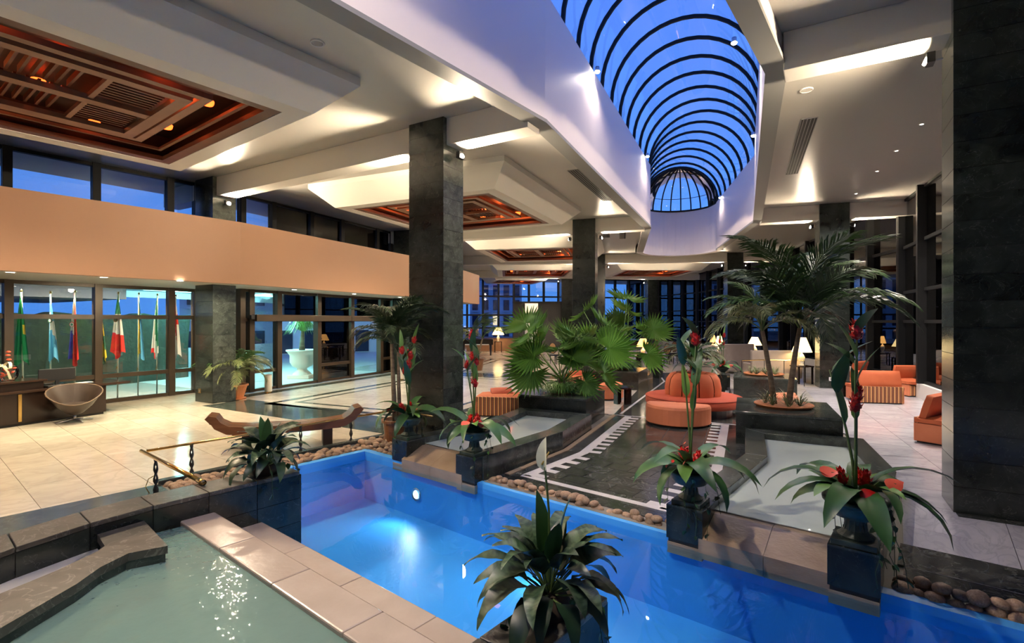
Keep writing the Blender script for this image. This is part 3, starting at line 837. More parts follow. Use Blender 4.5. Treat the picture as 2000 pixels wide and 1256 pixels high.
# ------------------------------------------------------------------ lamps of the hall
EN = 2.3
WARM = (1.0, .80, .56)
K['lamp_white'] = emis('flood_lens', (1.0, .90, .72), 60)
K['lamp_small'] = emis('small_lens', (1.0, .93, .80), 25)
K['lamp_red'] = emis('red_filament', (1.0, .09, .012), 5)
def light(name, kind, energy, color, loc, parent=None, aim=None, size=.1, angle=120, blend=.6):
    d = bpy.data.lights.new(name, kind); d.energy = energy * EN; d.color = color
    if kind in ('POINT', 'SPOT'): d.shadow_soft_size = size
    if kind == 'SPOT': d.spot_size = math.radians(angle); d.spot_blend = blend
    if kind == 'AREA': d.size = size
    o = bpy.data.objects.new(name, d); COL.objects.link(o); o.parent = parent; o.location = loc
    if aim is not None: o.rotation_euler = Vector(aim).to_track_quat('-Z', 'Y').to_euler()
    return o
fl_body = MB(); fl_body.box(.06, 0, 0, .08, .16, .12); fl_body = fl_body.mesh('housing', K['black_plastic'])
fl_arm = MB(); fl_arm.tube([(-.06, 0, -.02), (.03, 0, -.02)], .012, 6); fl_arm = fl_arm.mesh('arm', K['steel'])
fl_lens = MB(); fl_lens.lathe([(0, 0), (.045, 0), (.055, -.02), (.05, -.03)], 12); fl_lens.xf(Matrix.Translation((.115, 0, .0)) @ Matrix.Rotation(math.radians(65), 4, 'Y')); fl_lens = fl_lens.mesh('lens', K['lamp_white'])
def flood(r, k, side, label, energy=300):
    a = ang(k) + (0 if side > 0 else math.pi)
    rr = r + side * (CW / 2 + .10)
    x, y = OX + rr * math.cos(ang(k)), OY + rr * math.sin(ang(k))
    t = thing('floodlight', label, 'lamp', (x, y, 5.28), a, 'floodlights on the columns')
    put('housing', fl_body, t); put('arm', fl_arm, t); put('lens', fl_lens, t)
    light('flood_lamp', 'SPOT', energy, WARM, (.2, 0, .02), t, aim=(.75, 0, .65), size=.06, angle=165, blend=.5)
    return t
for r, k, side, e, lab in (
    (46.9, 1, 1, 260, 'dazzling white floodlight high on the skylight side of the tall middle column'),
    (46.9, 1, -1, 260, 'floodlight hidden on the reception side of the tall middle column'),
    (39.3, 1, 1, 260, 'starry floodlight on the column beside the reception clerestory'),
    (55.0, 1, -1, 260, 'floodlight at the top of the column nearest the camera'),
    (55.0, 1, 1, 200, 'floodlight on the outer face of the nearest column'),
    (46.9, 2, 1, 240, 'floodlight on the skylight side of the fan palm column'),
    (46.9, 2, -1, 240, 'floodlight on the lobby side of the fan palm column'),
    (39.3, 2, 1, 220, 'floodlight above the far end of the peach balcony'),
    (55.0, 2, -1, 240, 'floodlight on the inner face of the column behind the palms'),
    (55.0, 2, 1, 200, 'floodlight on the outer face of the column behind the palms'),
    (46.9, 3, 1, 220, 'floodlight on the third row column facing the lounge'),
    (46.9, 3, -1, 220, 'floodlight on the third row column facing the street'),
    (54.4, 3, -1, 220, 'floodlight on the inner face of the column over the beige sofas'),
    (54.4, 3, 1, 160, 'floodlight on the outer face of the column over the beige sofas'),
    (46.4, 4.05, 1, 200, 'floodlight on the small far column left of the fan palm'),
    (46.4, 4.05, -1, 200, 'floodlight on the street side of the small far column'),
    (53.6, 4.1, -1, 200, 'floodlight on the small far column right of the fan palm'),
    (46.9, 0, 1, 320, 'floodlight on the column beside the pool, out of sight'),
    (46.9, 0, -1, 320, 'second floodlight on the column beside the pool, out of sight')):
    flood(r, k, side, lab, e)

# spots on the top edge of the skylight well
sp_body = MB(); sp_body.lathe([(0, .06), (.045, .055), (.05, -.05), (.04, -.06)], 12); sp_body = sp_body.mesh('housing', K['steel'], True)
sp_lens = MB(); sp_lens.lathe([(0, -.085), (.04, -.08), (.06, -.055), (.05, -.04)], 12); sp_lens = sp_lens.mesh('lens', K['lamp_white'], True)
for i, (k, side, lab) in enumerate(((1.28, -1, 'star bright spotlight nearest on the lobby edge of the skylight'), (1.88, -1, 'spotlight at the skylight bend on the lobby edge'),
                                    (1.29, .74, 'star bright spotlight on the window edge of the skylight'), (1.80, 1, 'farther spotlight on the window edge of the skylight'),
                                    (.55, -1, 'unseen overhead spotlight boosted to light the pool, on the lobby edge of the skylight'), (.35, 1, 'unseen overhead spotlight boosted to light the pool, on the window edge of the skylight'), (2.5, 1, 'small spotlight near the glass dome'))):
    p = P(51 + side * 1.62, k); q = P(51, k)
    t = thing('skylight_spotlight', lab, 'lamp', (p[0], p[1], SPRING - .02), group='spotlights along the skylight')
    put('housing', sp_body, t); put('lens', sp_lens, t)
    light('spot_lamp', 'SPOT', 100 if k > .8 else 420, (1, .84, .68), (0, 0, -.1), t, aim=(.15 * (q[0] - p[0]), .15 * (q[1] - p[1]), -1), size=.04, angle=150, blend=.7)  # unseen overhead pair boosted to brighten pool and plants

# ------------------------------------------------------------------ hanging ceiling trays with wooden coffers
T_TOP = CEIL - .13; T_BOT = 5.35
def boxm(sx, sy, sz, name, mat):
    m = MB(); m.box(0, 0, 0, sx, sy, sz); return m.mesh(name, mat)
def tray(r, k, label, lamps=8, s=1.0, energy=70, glow=30):
    c = P(r, k)
    t = thing('ceiling_tray', label, 'ceiling tray', (c[0], c[1], CEIL), bay_angle(k), 'hanging ceiling trays with wooden coffers', 'structure')
    t.scale = (s, s, 1)
    def sq(h, z): return [(-h, -h, z), (h, -h, z), (h, h, z), (-h, h, z), (-h, -h, z)]
    z = lambda q: q - CEIL
    m = MB(); m.grid([sq(3.0, z(CEIL) + .01), sq(3.0, z(T_TOP)), sq(2.5, z(T_BOT)), sq(2.18, z(T_BOT)), sq(2.18, z(T_BOT) + .06)])
    m.build('tray_shell', K['cream'], t)
    m = MB(); m.grid([sq(2.18, z(T_BOT) + .06), sq(2.18, -.06), ]); m.add([(-2.2, -2.2, -.06), (2.2, -2.2, -.06), (2.2, 2.2, -.06), (-2.2, 2.2, -.06)], [(0, 1, 2, 3)])
    m.build('coffer_lining', K['wood_dark'], t)
    def frame(h, w, zz, mat, th=.08):
        ln = boxm(2 * h + w, w, th, 'board', mat); sh = boxm(w, 2 * h - w, th, 'board', mat)
        for sg in (-1, 1):
            put('board', ln, t, (0, sg * h, zz)); put('board', sh, t, (sg * h, 0, zz))
    frame(2.09, .18, z(T_BOT) + .05, K['wood'])
    frame(1.93, .06, z(T_BOT) + .20, K['wood_lit'], .05)
    frame(1.42, .13, z(T_BOT) + .16, K['wood_lit'])
    frame(1.20, .17, z(T_BOT) + .13, K['wood_lit'])
    bar = boxm(.2, 2.24, .08, 'cross_board', K['wood_lit'])
    put('cross_board', bar, t, (0, 0, z(T_BOT) + .14))
    thin = boxm(.05, .96, .08, 'slat', K['wood'])
    bar2 = boxm(2.24, .07, .07, 'cross_board', K['wood_lit'])
    put('cross_board', bar2, t, (0, .35, z(T_BOT) + .16))
    for i in range(9):
        for sg in (-1, 1):
            put('slat', boxm_slat, t, (sg * (.18 + i * .105), .73, z(T_BOT) + .22))
            put('slat', boxm_slat2, t, (sg * (.60), -.95 + i * .13, z(T_BOT) + .24))
    ll = MB(); ll.lathe([(0, 0), (.07, 0), (.085, .03), (.09, .07)], 10); ll = ll.mesh('coffer_lamp', K['lamp_red'])
    for i in range(lamps):
        a = 2 * math.pi * (i + .5) / lamps
        x, y = 1.68 * max(-1, min(1, 1.3 * math.cos(a))), 1.68 * max(-1, min(1, 1.3 * math.sin(a)))
        put('coffer_lamp', ll, t, (x, y, z(T_BOT) + .28))
    for x in (-.6, .6): put('coffer_lamp', ll, t, (x, -.1, z(T_BOT) + .36))
    light('coffer_glow', 'POINT', glow, (1, .17, .035), (-1.0, -1.0, z(T_BOT) + .32), t, size=.1)
    light('coffer_glow', 'POINT', glow, (1, .17, .035), (1.0, 1.0, z(T_BOT) + .32), t, size=.1)
    light('coffer_fill', 'SPOT', energy, (1, .78, .52), (0, 0, z(T_BOT) - .02), t, aim=(0, 0, -1), size=.25, angle=150, blend=.6)  # unseen spot added below each tray to fill the hall with light
    return t
boxm_slat = boxm(.05, .68, .10, 'slat', K['wood'])
boxm_slat2 = boxm(.95, .035, .09, 'slat', K['wood'])
tray(44.35, .5, 'large wooden coffered ceiling tray over the reception desk', 8, energy=460, glow=9)
tray(44.35, 1.5, 'wooden coffered ceiling tray behind the tall middle column', 10, energy=520, glow=24)
tray(44.35, 2.5, 'third wooden coffered ceiling tray along the balcony', 10, energy=400)
tray(43.6, 3.5, 'narrow looking far ceiling tray with a row of red lamps', 12, energy=320)
tray(51.4, 3.5, 'far ceiling tray with red lamps beyond the skylight end', 12, energy=320)
tray(43.0, 4.3, 'most distant ceiling tray above the piano', 8, .8, energy=200)

# ceiling fittings
def disc(name, label, x, y, r, mat, cat='speaker'):
    t = thing(name, label, cat, (x, y, CEIL))
    m = MB(); m.lathe([(r * .82, -.012), (r * .9, -.022), (r, -.016), (r, .0)], 20); m.build('ring', K['white'], t, smooth=True)
    m = MB(); m.lathe([(0, -.012), (r * .82, -.012)], 20); m.build('grille', mat, t)
def ceil_at(px, py): d = (CEIL - EYE) * 1000 / (628 - py); return ((px - 1000) / 1000 * d, d)
x, y = ceil_at(620, 83); disc('ceiling_speaker', 'round grey speaker set in the ceiling beside the reception tray', x, y, .095, K['edge'])
x, y = ceil_at(1575, 175); disc('ceiling_speaker', 'round cream speaker set in the window side ceiling', x, y, .1, K['cream'])
for i, (px, py, lab) in enumerate(((1800, 242, 'tiny downlight in the window side ceiling nearest the big column'), (1751, 294, 'second tiny downlight in the window side ceiling'),
                                   (1713, 334, 'third tiny downlight in the window side ceiling'), (1672, 378, 'farthest tiny downlight in the window side ceiling'))):
    x, y = ceil_at(px, py); t = thing('downlight', lab, 'lamp', (x, y, CEIL), group='tiny downlights on the window side')
    m = MB(); m.lathe([(.03, -.012), (.05, -.008), (.055, 0)], 14); m.build('bezel', K['white'], t)
    m = MB(); m.lathe([(0, -.006), (.03, -.008)], 14); m.build('lens', K['lamp_small'], t)
    light('downlight_lamp', 'SPOT', 260, (1, .88, .78), (0, 0, -.05), t, aim=(0, 0, -1), size=.06, angle=130, blend=.8)
for px, py, lab in ((43, 548, 'added soffit downlight brightening the green flag'), (120, 553, 'added soffit downlight brightening the light blue flag'), (197, 557, 'added soffit downlight brightening the striped flag'), (262, 560, 'added soffit downlight brightening the sky blue flag'), (325, 563, 'added soffit downlight brightening the red cross flag'), (20, 531, 'soffit downlight above the first flag'), (203, 541, 'soffit downlight above the middle flags'), (352, 548, 'soffit downlight above the last flag')):
    d = (3.12 - EYE) * 1000 / (628 - py); x, y = (px - 1000) / 1000 * d, d
    t = thing('soffit_downlight', lab, 'lamp', (x, y, 3.12), group='downlights in the entrance soffit')
    m = MB(); m.lathe([(.07, -.012), (.095, -.01), (.10, 0)], 18); m.build('bezel', K['white'], t)
    m = MB(); m.lathe([(0, -.006), (.07, -.01)], 18); m.build('lens', K['lamp_small'], t)
    near_flag = py > 545  # stronger by the flags, where extra downlights are added to brighten the cloth
    light('soffit_lamp', 'SPOT', 200 if near_flag else 110, (1, .84, .56), (0, 0, -.03), t, aim=(-.40, .25, -1) if near_flag else (0, 0, -1), size=.06, angle=150 if near_flag else 150, blend=.5)
for i in range(3):
    p = P(39.9, 1.25 + .3 * i); t = thing('soffit_downlight', ('soffit downlight over the entrance doors, nearest', 'soffit downlight over the middle of the entrance doors', 'soffit downlight over the far end of the entrance doors')[i], 'lamp', (p[0], p[1], 3.12), group='downlights in the entrance soffit')
    m = MB(); m.lathe([(.07, -.012), (.095, -.01), (.10, 0)], 18); m.build('bezel', K['white'], t)
    m = MB(); m.lathe([(0, -.006), (.07, -.01)], 18); m.build('lens', K['lamp_small'], t)
    light('soffit_lamp', 'SPOT', 40, (1, .82, .5), (0, 0, -.03), t, aim=(0, 0, -1), size=.06, angle=165, blend=.3)
# long slot air vents
def vent(r, k0, k1, label, n=4):
    c = P(r, (k0 + k1) / 2); a = bay_angle((k0 + k1) / 2)
    t = thing('air_vent', label, 'air vent', (c[0], c[1], CEIL), a)
    A_, B_ = P(r, k0), P(r, k1); Ln = math.hypot(B_[0] - A_[0], B_[1] - A_[1])
    m = MB(); m.box(0, 0, -.004, .26, Ln, .008); m.build('backing', K['black'], t)
    m = MB(); m.box(-.135, 0, -.008, .012, Ln, .016); m.box(.135, 0, -.008, .012, Ln, .016); m.box(0, -Ln / 2, -.008, .28, .012, .016); m.box(0, Ln / 2, -.008, .28, .012, .016); m.build('frame', K['edge'], t)
    for i in range(n):
        m = MB(); m.box(-.09 + i * .06, 0, -.010, .014, Ln - .02, .012); m.build('slat', K['edge'], t)
vent(48.45, 1.38, 1.72, 'long dark slot vent in the ceiling along the lobby edge of the skylight')
vent(53.5, 1.28, 1.62, 'long dark slot vent in the window side ceiling')
vent(48.3, 2.25, 2.45, 'short dark slot vent beyond the fan palm column', 3)
vent(47.6, 2.2, 2.4, 'short narrow slot vent near the skylight bend', 2)
# ------------------------------------------------------------------ outside the glass
K['asphalt'] = M('asphalt', (.03, .03, .033), .6, c2=(.045, .045, .05), scale=2)
K['plaza'] = M('pale_paving', (.50, .52, .50), .35, c2=(.56, .58, .56), scale=2)
K['lawn'] = M('lawn_green', (.02, .16, .03), .8, c2=(.04, .24, .05), scale=6)
K['bld_pale'] = M('pale_facade', (.55, .58, .66), .7)
K['bld_dark'] = M('dusk_facade', (.10, .11, .14), .7)
K['win_dark'] = M('dark_window', (.02, .03, .06), .15)
K['win_lit'] = emis('lit_window', (1, .75, .4), 1.2)
m = MB()
m.prism([(-90, -40), (-36, -40), (-36, 140), (-90, 140)], -.5, -.35)
m = MB(); m.prism([(-120, -60), (120, -60), (120, 160), (-120, 160)], -1.2, -.92)
tag(m.build('ground', K['asphalt']), 'dark ground outside the glass walls', 'ground', kind='structure')
m = MB(); m.ring(12, 36.3, [1.15, 2, 3, 4, 5], -.5, -.008)
tag(m.build('pavement', K['plaza']), 'pale paving in front of the hotel entrance', 'pavement', kind='structure')
m = MB(); m.ring(36.25, 38.65, [.98, 1, 2, 3], -.5, -.006)
tag(m.build('doorstep', K['plaza']), 'pale doorstep outside the sliding doors', 'doorstep', kind='structure')
m = MB(); m.ring(57.4, 75, [-1, 0, 1, 2, 3, 4, 5], -.9, -.3)
tag(m.build('garden_ground', K['lawn']), 'dark garden lawn beyond the tall windows', 'lawn', kind='structure')
# entrance canopy with its tube lamps
c = P(34, 1.6)
cn = thing('entrance_canopy', 'pale canopy roof over the entrance drive outside the doors', 'canopy', (c[0], c[1], 3.2), kind='structure')
m = MB(); m.ring(30.5, 38.2, [1.0, 2, 2.6], 3.35, 3.6); m.build('roof_slab', K['bld_pale'], cn, world=True)
m = MB(); m.ring(30.3, 30.5, [1.0, 2, 2.6], 3.1, 3.6); m.build('edge_board', K['bld_pale'], cn, world=True)
K['tube_cyan'] = emis('tube_lamp', (.45, 1.0, .92), 5)
for r, k0, k1, lab in ((36.2, 1.08, 1.9, 'long cyan tube lamp under the entrance canopy, near the doors'), (33.0, 1.15, 1.95, 'long cyan tube lamp under the entrance canopy, farther out')):
    p, q = P(r, k0), P(r, k1); t = thing('tube_lamp', lab, 'lamp', (p[0], p[1], 3.28), group='tube lamps under the canopy')
    m = MB(); m.tube([(0, 0, 0), (q[0] - p[0], q[1] - p[1], 0)], .03, 6); m.build('tube', K['tube_cyan'], t)
    m = MB(); m.tube([(0, 0, .05), (q[0] - p[0], q[1] - p[1], .05)], .04, 4); m.build('holder', K['white'], t)
    for f in (.2, .5, .8): light('tube_glow', 'POINT', 140, (.35, 1.0, .95), ((q[0] - p[0]) * f, (q[1] - p[1]) * f, -.12), t, size=.2)
# garden wall, hedge and lawn across the drive
c = P(29, 1.5)
gw = thing('garden_wall', 'low white wall across the drive seen through the open door', 'wall', (c[0], c[1], 0), kind='structure')
m = MB(); m.ring(29.0, 29.25, [1.15, 2, 2.6], -.1, .95); m.build('wall_body', K['bld_pale'], gw, world=True)
m = MB(); m.ring(26.5, 29.0, [1.75, 2, 2.6], -.1, .7); m.build('lawn_bank', K['lawn'], gw, world=True)
# hedge added to darken the view past the flags, and low drive roof
K['hedge'] = M('dark_hedge', (.006, .014, .008), .9, c2=(.016, .03, .016), scale=6, bump=1.0, bscale=9)
h0, h1 = P(32.3, -.4), P(32.3, 1.42)
hd = thing('hedge', 'added dark hedge screening the bright drive from the windows behind the flags', 'hedge', (h0[0], h0[1], -.4))
m = MB(); rows = []
rnd = random.Random(2)
for k_ in [i * .06 - .5 for i in range(33)]:
    a_, b_ = P(31.6, k_), P(32.6, k_); zz = 2.35 + rnd.uniform(-.12, .12); o_ = rnd.uniform(-.12, .12)
    rows.append([(b_[0] + o_, b_[1], -.4), (b_[0] + o_ * .5, b_[1] + o_, zz * .6), (b_[0], b_[1], zz), (a_[0], a_[1], zz), (a_[0], a_[1], -.4)])
m.grid(rows); m.build('hedge_body', K['hedge'], hd, world=True)
dr = thing('drive_roof', 'low dark drive roof outside the flag windows', 'canopy', (h0[0], h0[1], 2.8), kind='structure')
m = MB(); m.ring(28, 34.6, [-.6, 0, .98], 2.85, 3.2); m.build('roof_slab', K['bld_dark'], dr, world=True)
# apartment blocks
def block(x, y, w, d, h, rz, label, nx, nz, mat, lit=.12, z0=-.9, hw=1.5):
    b = thing('apartment_building', label, 'building', (x, y, z0), rz)
    m = MB(); m.box(0, 0, h / 2, w, d, h); m.build('walls', mat, b)
    m = MB(); m.box(0, 0, h + .15, w + .5, d + .5, .3); m.build('roof', mat, b)
    wm = MB(); wm.box(0, 0, 0, w / nx * .55, .12, hw); wa = wm.mesh('window', K['win_dark']); wm = MB(); wm.box(0, 0, 0, w / nx * .55, .12, hw); wb = wm.mesh('window', K['win_lit'])
    pm = MB(); pm.box(0, 0, 0, w / nx * .60, .35, .12); pm = pm.mesh('balcony', mat)
    for i in range(nx):
        for j in range(nz):
            xx, zz = -w / 2 + (i + .5) * w / nx, (j + .55) * h / nz
            put('window', wb if random.random() < lit else wa, b, (xx, -d / 2 - .02, zz))
            put('balcony', pm, b, (xx, -d / 2 - .12, zz - hw * .62))
    return b
block(-15.5, 38, 15, 8, 6.2, math.radians(30), 'pale apartment block across the drive behind the entrance doors', 9, 2, K['bld_pale'], 0)
block(-31, 30, 17, 6, 2.5, math.radians(55), 'low dark building behind the reception windows', 7, 3, K['bld_dark'], .1)
block(-2.6, 78, 7.5, 8, 17, math.radians(4), 'tall pale apartment tower seen through the far windows', 5, 8, K['bld_pale'], .06)
block(28, 95, 24, 10, 3.2, math.radians(-8), 'low dark building on the horizon beyond the far windows', 7, 3, K['bld_dark'], .1)
# ------------------------------------------------------------------ plant builders
K['leaf'] = M('glossy_leaf', (.020, .075, .018), .38, c2=(.045, .13, .035), scale=5, vary=.25)
K['leaf_light'] = M('fresh_leaf', (.09, .22, .04), .4, c2=(.16, .32, .07), scale=6, vary=.2)
K['leaf_dark'] = M('deep_leaf', (.010, .030, .012), .4, c2=(.022, .06, .022), scale=5, vary=.25)
K['leaf_grey'] = M('grey_green_leaf', (.05, .085, .055), .4, c2=(.13, .17, .12), scale=9, vary=.25, contrast=.12)
K['frond'] = M('palm_frond', (.030, .085, .018), .42, c2=(.075, .15, .04), scale=2, vary=.3)
K['frond_grey'] = M('grey_palm_frond', (.07, .105, .035), .45, c2=(.19, .22, .085), scale=2, vary=.3)
K['frond_dark'] = M('dark_palm_frond', (.014, .035, .012), .45, c2=(.035, .07, .025), scale=2, vary=.3)  # deeper green than the other fronds
K['fan'] = M('fan_leaf', (.07, .19, .025), .42, c2=(.16, .33, .05), scale=1.5, vary=.25)
K['stalk'] = M('green_stalk', (.07, .12, .03), .5)
K['trunk'] = M('palm_trunk', (.10, .07, .045), .8, c2=(.22, .17, .12), scale=4, stretch=(1, 1, 6), bump=.4, bscale=20)
K['red'] = M('ginger_red', (.55, .012, .010), .35, vary=.2)
K['coral'] = M('coral_flower', (.85, .13, .07), .35, vary=.15)
K['yellow'] = M('spadix_yellow', (.80, .55, .12), .5)
K['white_petal'] = M('white_spathe', (.75, .78, .62), .45)
K['soil'] = M('soil', (.035, .022, .014), .9)
K['terracotta'] = M('terracotta', (.50, .17, .06), .6, c2=(.60, .23, .09), scale=3)
K['verdigris'] = M('verdigris_bronze', (.018, .030, .024), .45, metal=.1, c2=(.065, .095, .078), scale=9, bump=.2, bscale=60)
K['dead'] = M('withered_leaf', (.02, .008, .010), .6)

def blade(L, W, a0, a1, n=7, fold=.25, tip=.8, base=.12, wave=0.0):
    """leaf along +X bending from angle a0 to a1 in the XZ plane"""
    rows = []; x = z = 0.0
    for i in range(n + 1):
        u = i / n
        a = math.radians(a0 + (a1 - a0) * u)
        w = W / 2 * (math.sin(math.pi * min(1, base + (1 - base) * u ** tip)) ** .75 if u < 1 else 0)
        if i == 0: w = W * .06
        nx, nz = -math.sin(a), math.cos(a)
        f = fold * w; wv = wave * W * math.sin(u * 14)
        rows.append([(x + nx * f, -w, z + nz * f + wv), (x, 0, z), (x + nx * f, w, z + nz * f - wv)])
        x += L / n * math.cos(a); z += L / n * math.sin(a)
    m = MB(); m.grid(rows); return m
def blade_mesh(name, mat, *a, **k): return blade(*a, **k).mesh(name, mat, True)
def pinnate(L, a0, a1, n=26, leaf=.42, mat=None, droop=.5, name='frond'):
    """feather palm frond along +X with leaflets on both sides"""
    m = MB(); pts = []; x = z = 0.0; N_ = 14
    for i in range(N_ + 1):
        u = i / N_; a = math.radians(a0 + (a1 - a0) * u); pts.append((x, 0, z, a)); x += L / N_ * math.cos(a); z += L / N_ * math.sin(a)
    m.tube([(p[0], 0, p[2]) for p in pts], [.012 * (1 - .8 * i / N_) + .002 for i in range(N_ + 1)], 4)
    for i in range(n):
        u = .2 + .8 * (i + .5) / n; f = u * N_; j = min(int(f), N_ - 1); g = f - j
        bx = pts[j][0] * (1 - g) + pts[j + 1][0] * g; bz = pts[j][2] * (1 - g) + pts[j + 1][2] * g; a = pts[j][3]
        ll = leaf * (.55 + .9 * math.sin(math.pi * min(1, u * .95)) * .55) * random.uniform(.9, 1.1); w = .021
        for sg in (-1, 1):
            sw = math.radians(55 - 30 * u + random.uniform(-6, 6))
            d = Vector((math.cos(sw) * math.cos(a), sg * math.sin(sw), math.cos(sw) * math.sin(a) + .10))
            p0 = Vector((bx, 0, bz)); p1 = p0 + d * ll * .55; p2 = p1 + (d + Vector((0, 0, -droop * random.uniform(.6, 1.4)))).normalized() * ll * .45
            wv = Vector((math.cos(a), 0, math.sin(a))) * w
            n0 = len(m.v); m.v += [tuple(p0 - wv * .4), tuple(p0 + wv * .4), tuple(p1 + wv), tuple(p1 - wv), tuple(p2)]
            m.f += [(n0, n0 + 1, n0 + 2, n0 + 3), (n0 + 3, n0 + 2, n0 + 4)]
    return m.mesh(name, mat or K['frond'])
def fanleaf(R, pet, a0, n=26, mat=None, span=300, name='fan_leaf'):
    """fan palm leaf: petiole along +X rising at a0, pleated fan at its end"""
    m = MB(); pts = []; x = z = 0.0; a = math.radians(a0)
    for i in range(7):
        pts.append((x, 0, z)); a -= math.radians(5); x += pet / 6 * math.cos(a); z += pet / 6 * math.sin(a)
    m.tube(pts, [.013, .012, .011, .010, .009, .008, .008], 5)
    c = Vector(pts[-1]); d = Vector((math.cos(a), 0, math.sin(a))); s_ = Vector((0, 1, 0)); up = s_.cross(d)
    d2 = (d * .75 - up * (-.2) - Vector((0, 0, .45))).normalized(); nn = s_.cross(d2)
    for i in range(n):
        t0 = math.radians(-span / 2 + span * i / n); t1 = math.radians(-span / 2 + span * (i + 1) / n); tm = (t0 + t1) / 2
        r = R * (.80 + .2 * math.cos(tm)) * random.uniform(.93, 1.05); ri = r * .58
        def pt(rad, t, h): return tuple(c + (d2 * math.cos(t) + s_ * math.sin(t)) * rad + nn * h)
        hc = -.10 * R
        n0 = len(m.v)
        m.v += [tuple(c), pt(ri, t0, -.01), pt(ri * 1.03, tm, .035), pt(ri, t1, -.01), pt(r, tm + random.uniform(-.03, .03), -.16 * R * random.uniform(.4, 1.3))]
        m.f += [(n0, n0 + 1, n0 + 2), (n0, n0 + 2, n0 + 3), (n0 + 1, n0 + 4, n0 + 2), (n0 + 2, n0 + 4, n0 + 3)]
    return m.mesh(name, mat or K['fan'])
def tuft(n, L, spread, mat, name='tuft', w=.012, up=.8):
    m = MB()
    for i in range(n):
        a = random.uniform(0, 2 * math.pi); r0 = random.uniform(0, spread); l = L * random.uniform(.6, 1.1); el = random.uniform(.35, 1.25)
        b = Vector((r0 * math.cos(a), r0 * math.sin(a), 0)); d = Vector((math.cos(a) * math.cos(el), math.sin(a) * math.cos(el), math.sin(el)))
        p1 = b + d * l * .55; p2 = p1 + Vector((d.x, d.y, d.z - up)).normalized() * l * .5; s_ = Vector((-math.sin(a), math.cos(a), 0)) * w / 2
        n0 = len(m.v); m.v += [tuple(b - s_), tuple(b + s_), tuple(p1 + s_), tuple(p1 - s_), tuple(p2)]
        m.f += [(n0, n0 + 1, n0 + 2, n0 + 3), (n0 + 3, n0 + 2, n0 + 4)]
    return m.mesh(name, mat)
def spin(az, el=0.0, roll=0.0): return (Matrix.Rotation(az, 4, 'Z') @ Matrix.Rotation(-el, 4, 'Y') @ Matrix.Rotation(roll, 4, 'X')).to_euler()
def trunk(parent, pts, r0, r1, name='trunk', mat=None):
    m = MB(); n = len(pts); m.tube(pts, [r0 + (r1 - r0) * i / (n - 1) for i in range(n)], 9); return m.build(name, mat or K['trunk'], parent, smooth=True)

FR = [pinnate(1.55, 62, -35, 36, .44, K['frond'], .6), pinnate(1.45, 50, -60, 34, .44, K['frond_grey'], .8), pinnate(1.6, 80, -10, 36, .46, K['frond'], .5), pinnate(1.3, 30, -75, 30, .40, K['frond_grey'], .9)]
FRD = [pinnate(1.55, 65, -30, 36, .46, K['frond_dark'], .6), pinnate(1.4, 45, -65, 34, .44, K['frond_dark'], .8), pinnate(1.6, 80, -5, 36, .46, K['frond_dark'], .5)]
def palm_crown(parent, top, n, meshes, sc=1.0, seed=1, el=(-.15, .2)):
    rnd = random.Random(seed)
    for i in range(n):
        az = 2 * math.pi * (i + rnd.uniform(-.25, .25)) / n * 1.0 + i * 2.4
        s_ = sc * rnd.uniform(.85, 1.12)
        put('frond', meshes[i % len(meshes)], parent, top, spin(az, rnd.uniform(*el), rnd.uniform(-.3, .3)), (s_, s_, s_))
def pot(parent, r0, r1, h, mat, rim=.03, name='pot'):
    m = MB(); m.lathe([(0, 0), (r0, 0), (r1, h - rim * 1.5), (r1 + rim, h - rim * 1.5), (r1 + rim, h), (r1 - .01, h), (r1 - .03, h - .05)], 22); m.build(name, mat, parent, smooth=False)
    m = MB(); m.lathe([(0, h - .05), (r1 - .02, h - .05)], 22); m.build('soil', K['soil'], parent)

# ---- heliconia arrangements for the urns
LV = [blade_mesh('leaf', K['leaf'], .60, .15, 30, -85), blade_mesh('leaf', K['leaf'], .56, .15, 5, -88), blade_mesh('leaf', K['leaf'], .66, .13, 40, -60), blade_mesh('leaf', K['leaf_light'], .36, .15, 30, -50)]
PAD = [blade_mesh('paddle_leaf', K['leaf'], .42, .10, 68, 40), blade_mesh('paddle_leaf', K['leaf'], .36, .09, 50, 15), blade_mesh('paddle_leaf', K['leaf_light'], .34, .08, 80, 60)]
def cone_flower(mat, name='ginger_flower'):
    m = MB()
    for i in range(26):
        u = i / 26; a = i * 2.4; r = .040 * math.sin(math.pi * (.25 + .7 * u)); z = .13 * u
        p = Vector((r * math.cos(a), r * math.sin(a), z)); o = Vector((math.cos(a), math.sin(a), 0)); t = Vector((-math.sin(a), math.cos(a), 0)) * .016
        q = p + o * .016 + Vector((0, 0, .028)); n0 = len(m.v)
        c0 = Vector((0, 0, z - .012))
        m.v += [tuple(c0), tuple(p - t), tuple(p + t), tuple(q)]; m.f += [(n0, n0 + 1, n0 + 2), (n0 + 1, n0 + 3, n0 + 2)]
    m.lathe([(.004, -.01), (.026, .01), (.034, .05), (.022, .11), (0, .135)], 8)
    return m.mesh(name, mat, False)
GING = [cone_flower(K['red'])]
def anthurium_mesh(mat):
    m = MB(); pts = []
    for i in range(15):
        t = 2 * math.pi * i / 14; r = .055 * (1 - .35 * math.cos(t) + (.18 if i in (0, 14) else 0)); pts.append((r * math.cos(t) * 1.15, r * math.sin(t), .012 * math.cos(2 * t)))
    m.v = [(0, 0, -.004)] + pts; m.f = [(0, i, i + 1) for i in range(1, 15)]; return m.mesh('anthurium', mat, True)
ANT = [anthurium_mesh(K['coral']), anthurium_mesh(K['red']), anthurium_mesh(K['leaf_light'])]
_sp = MB(); _sp.tube([(-.02, 0, .0), (.0, 0, .035), (.015, 0, .065)], [.006, .006, .003], 6); SPAD = _sp.mesh('spadix', K['yellow'], True)
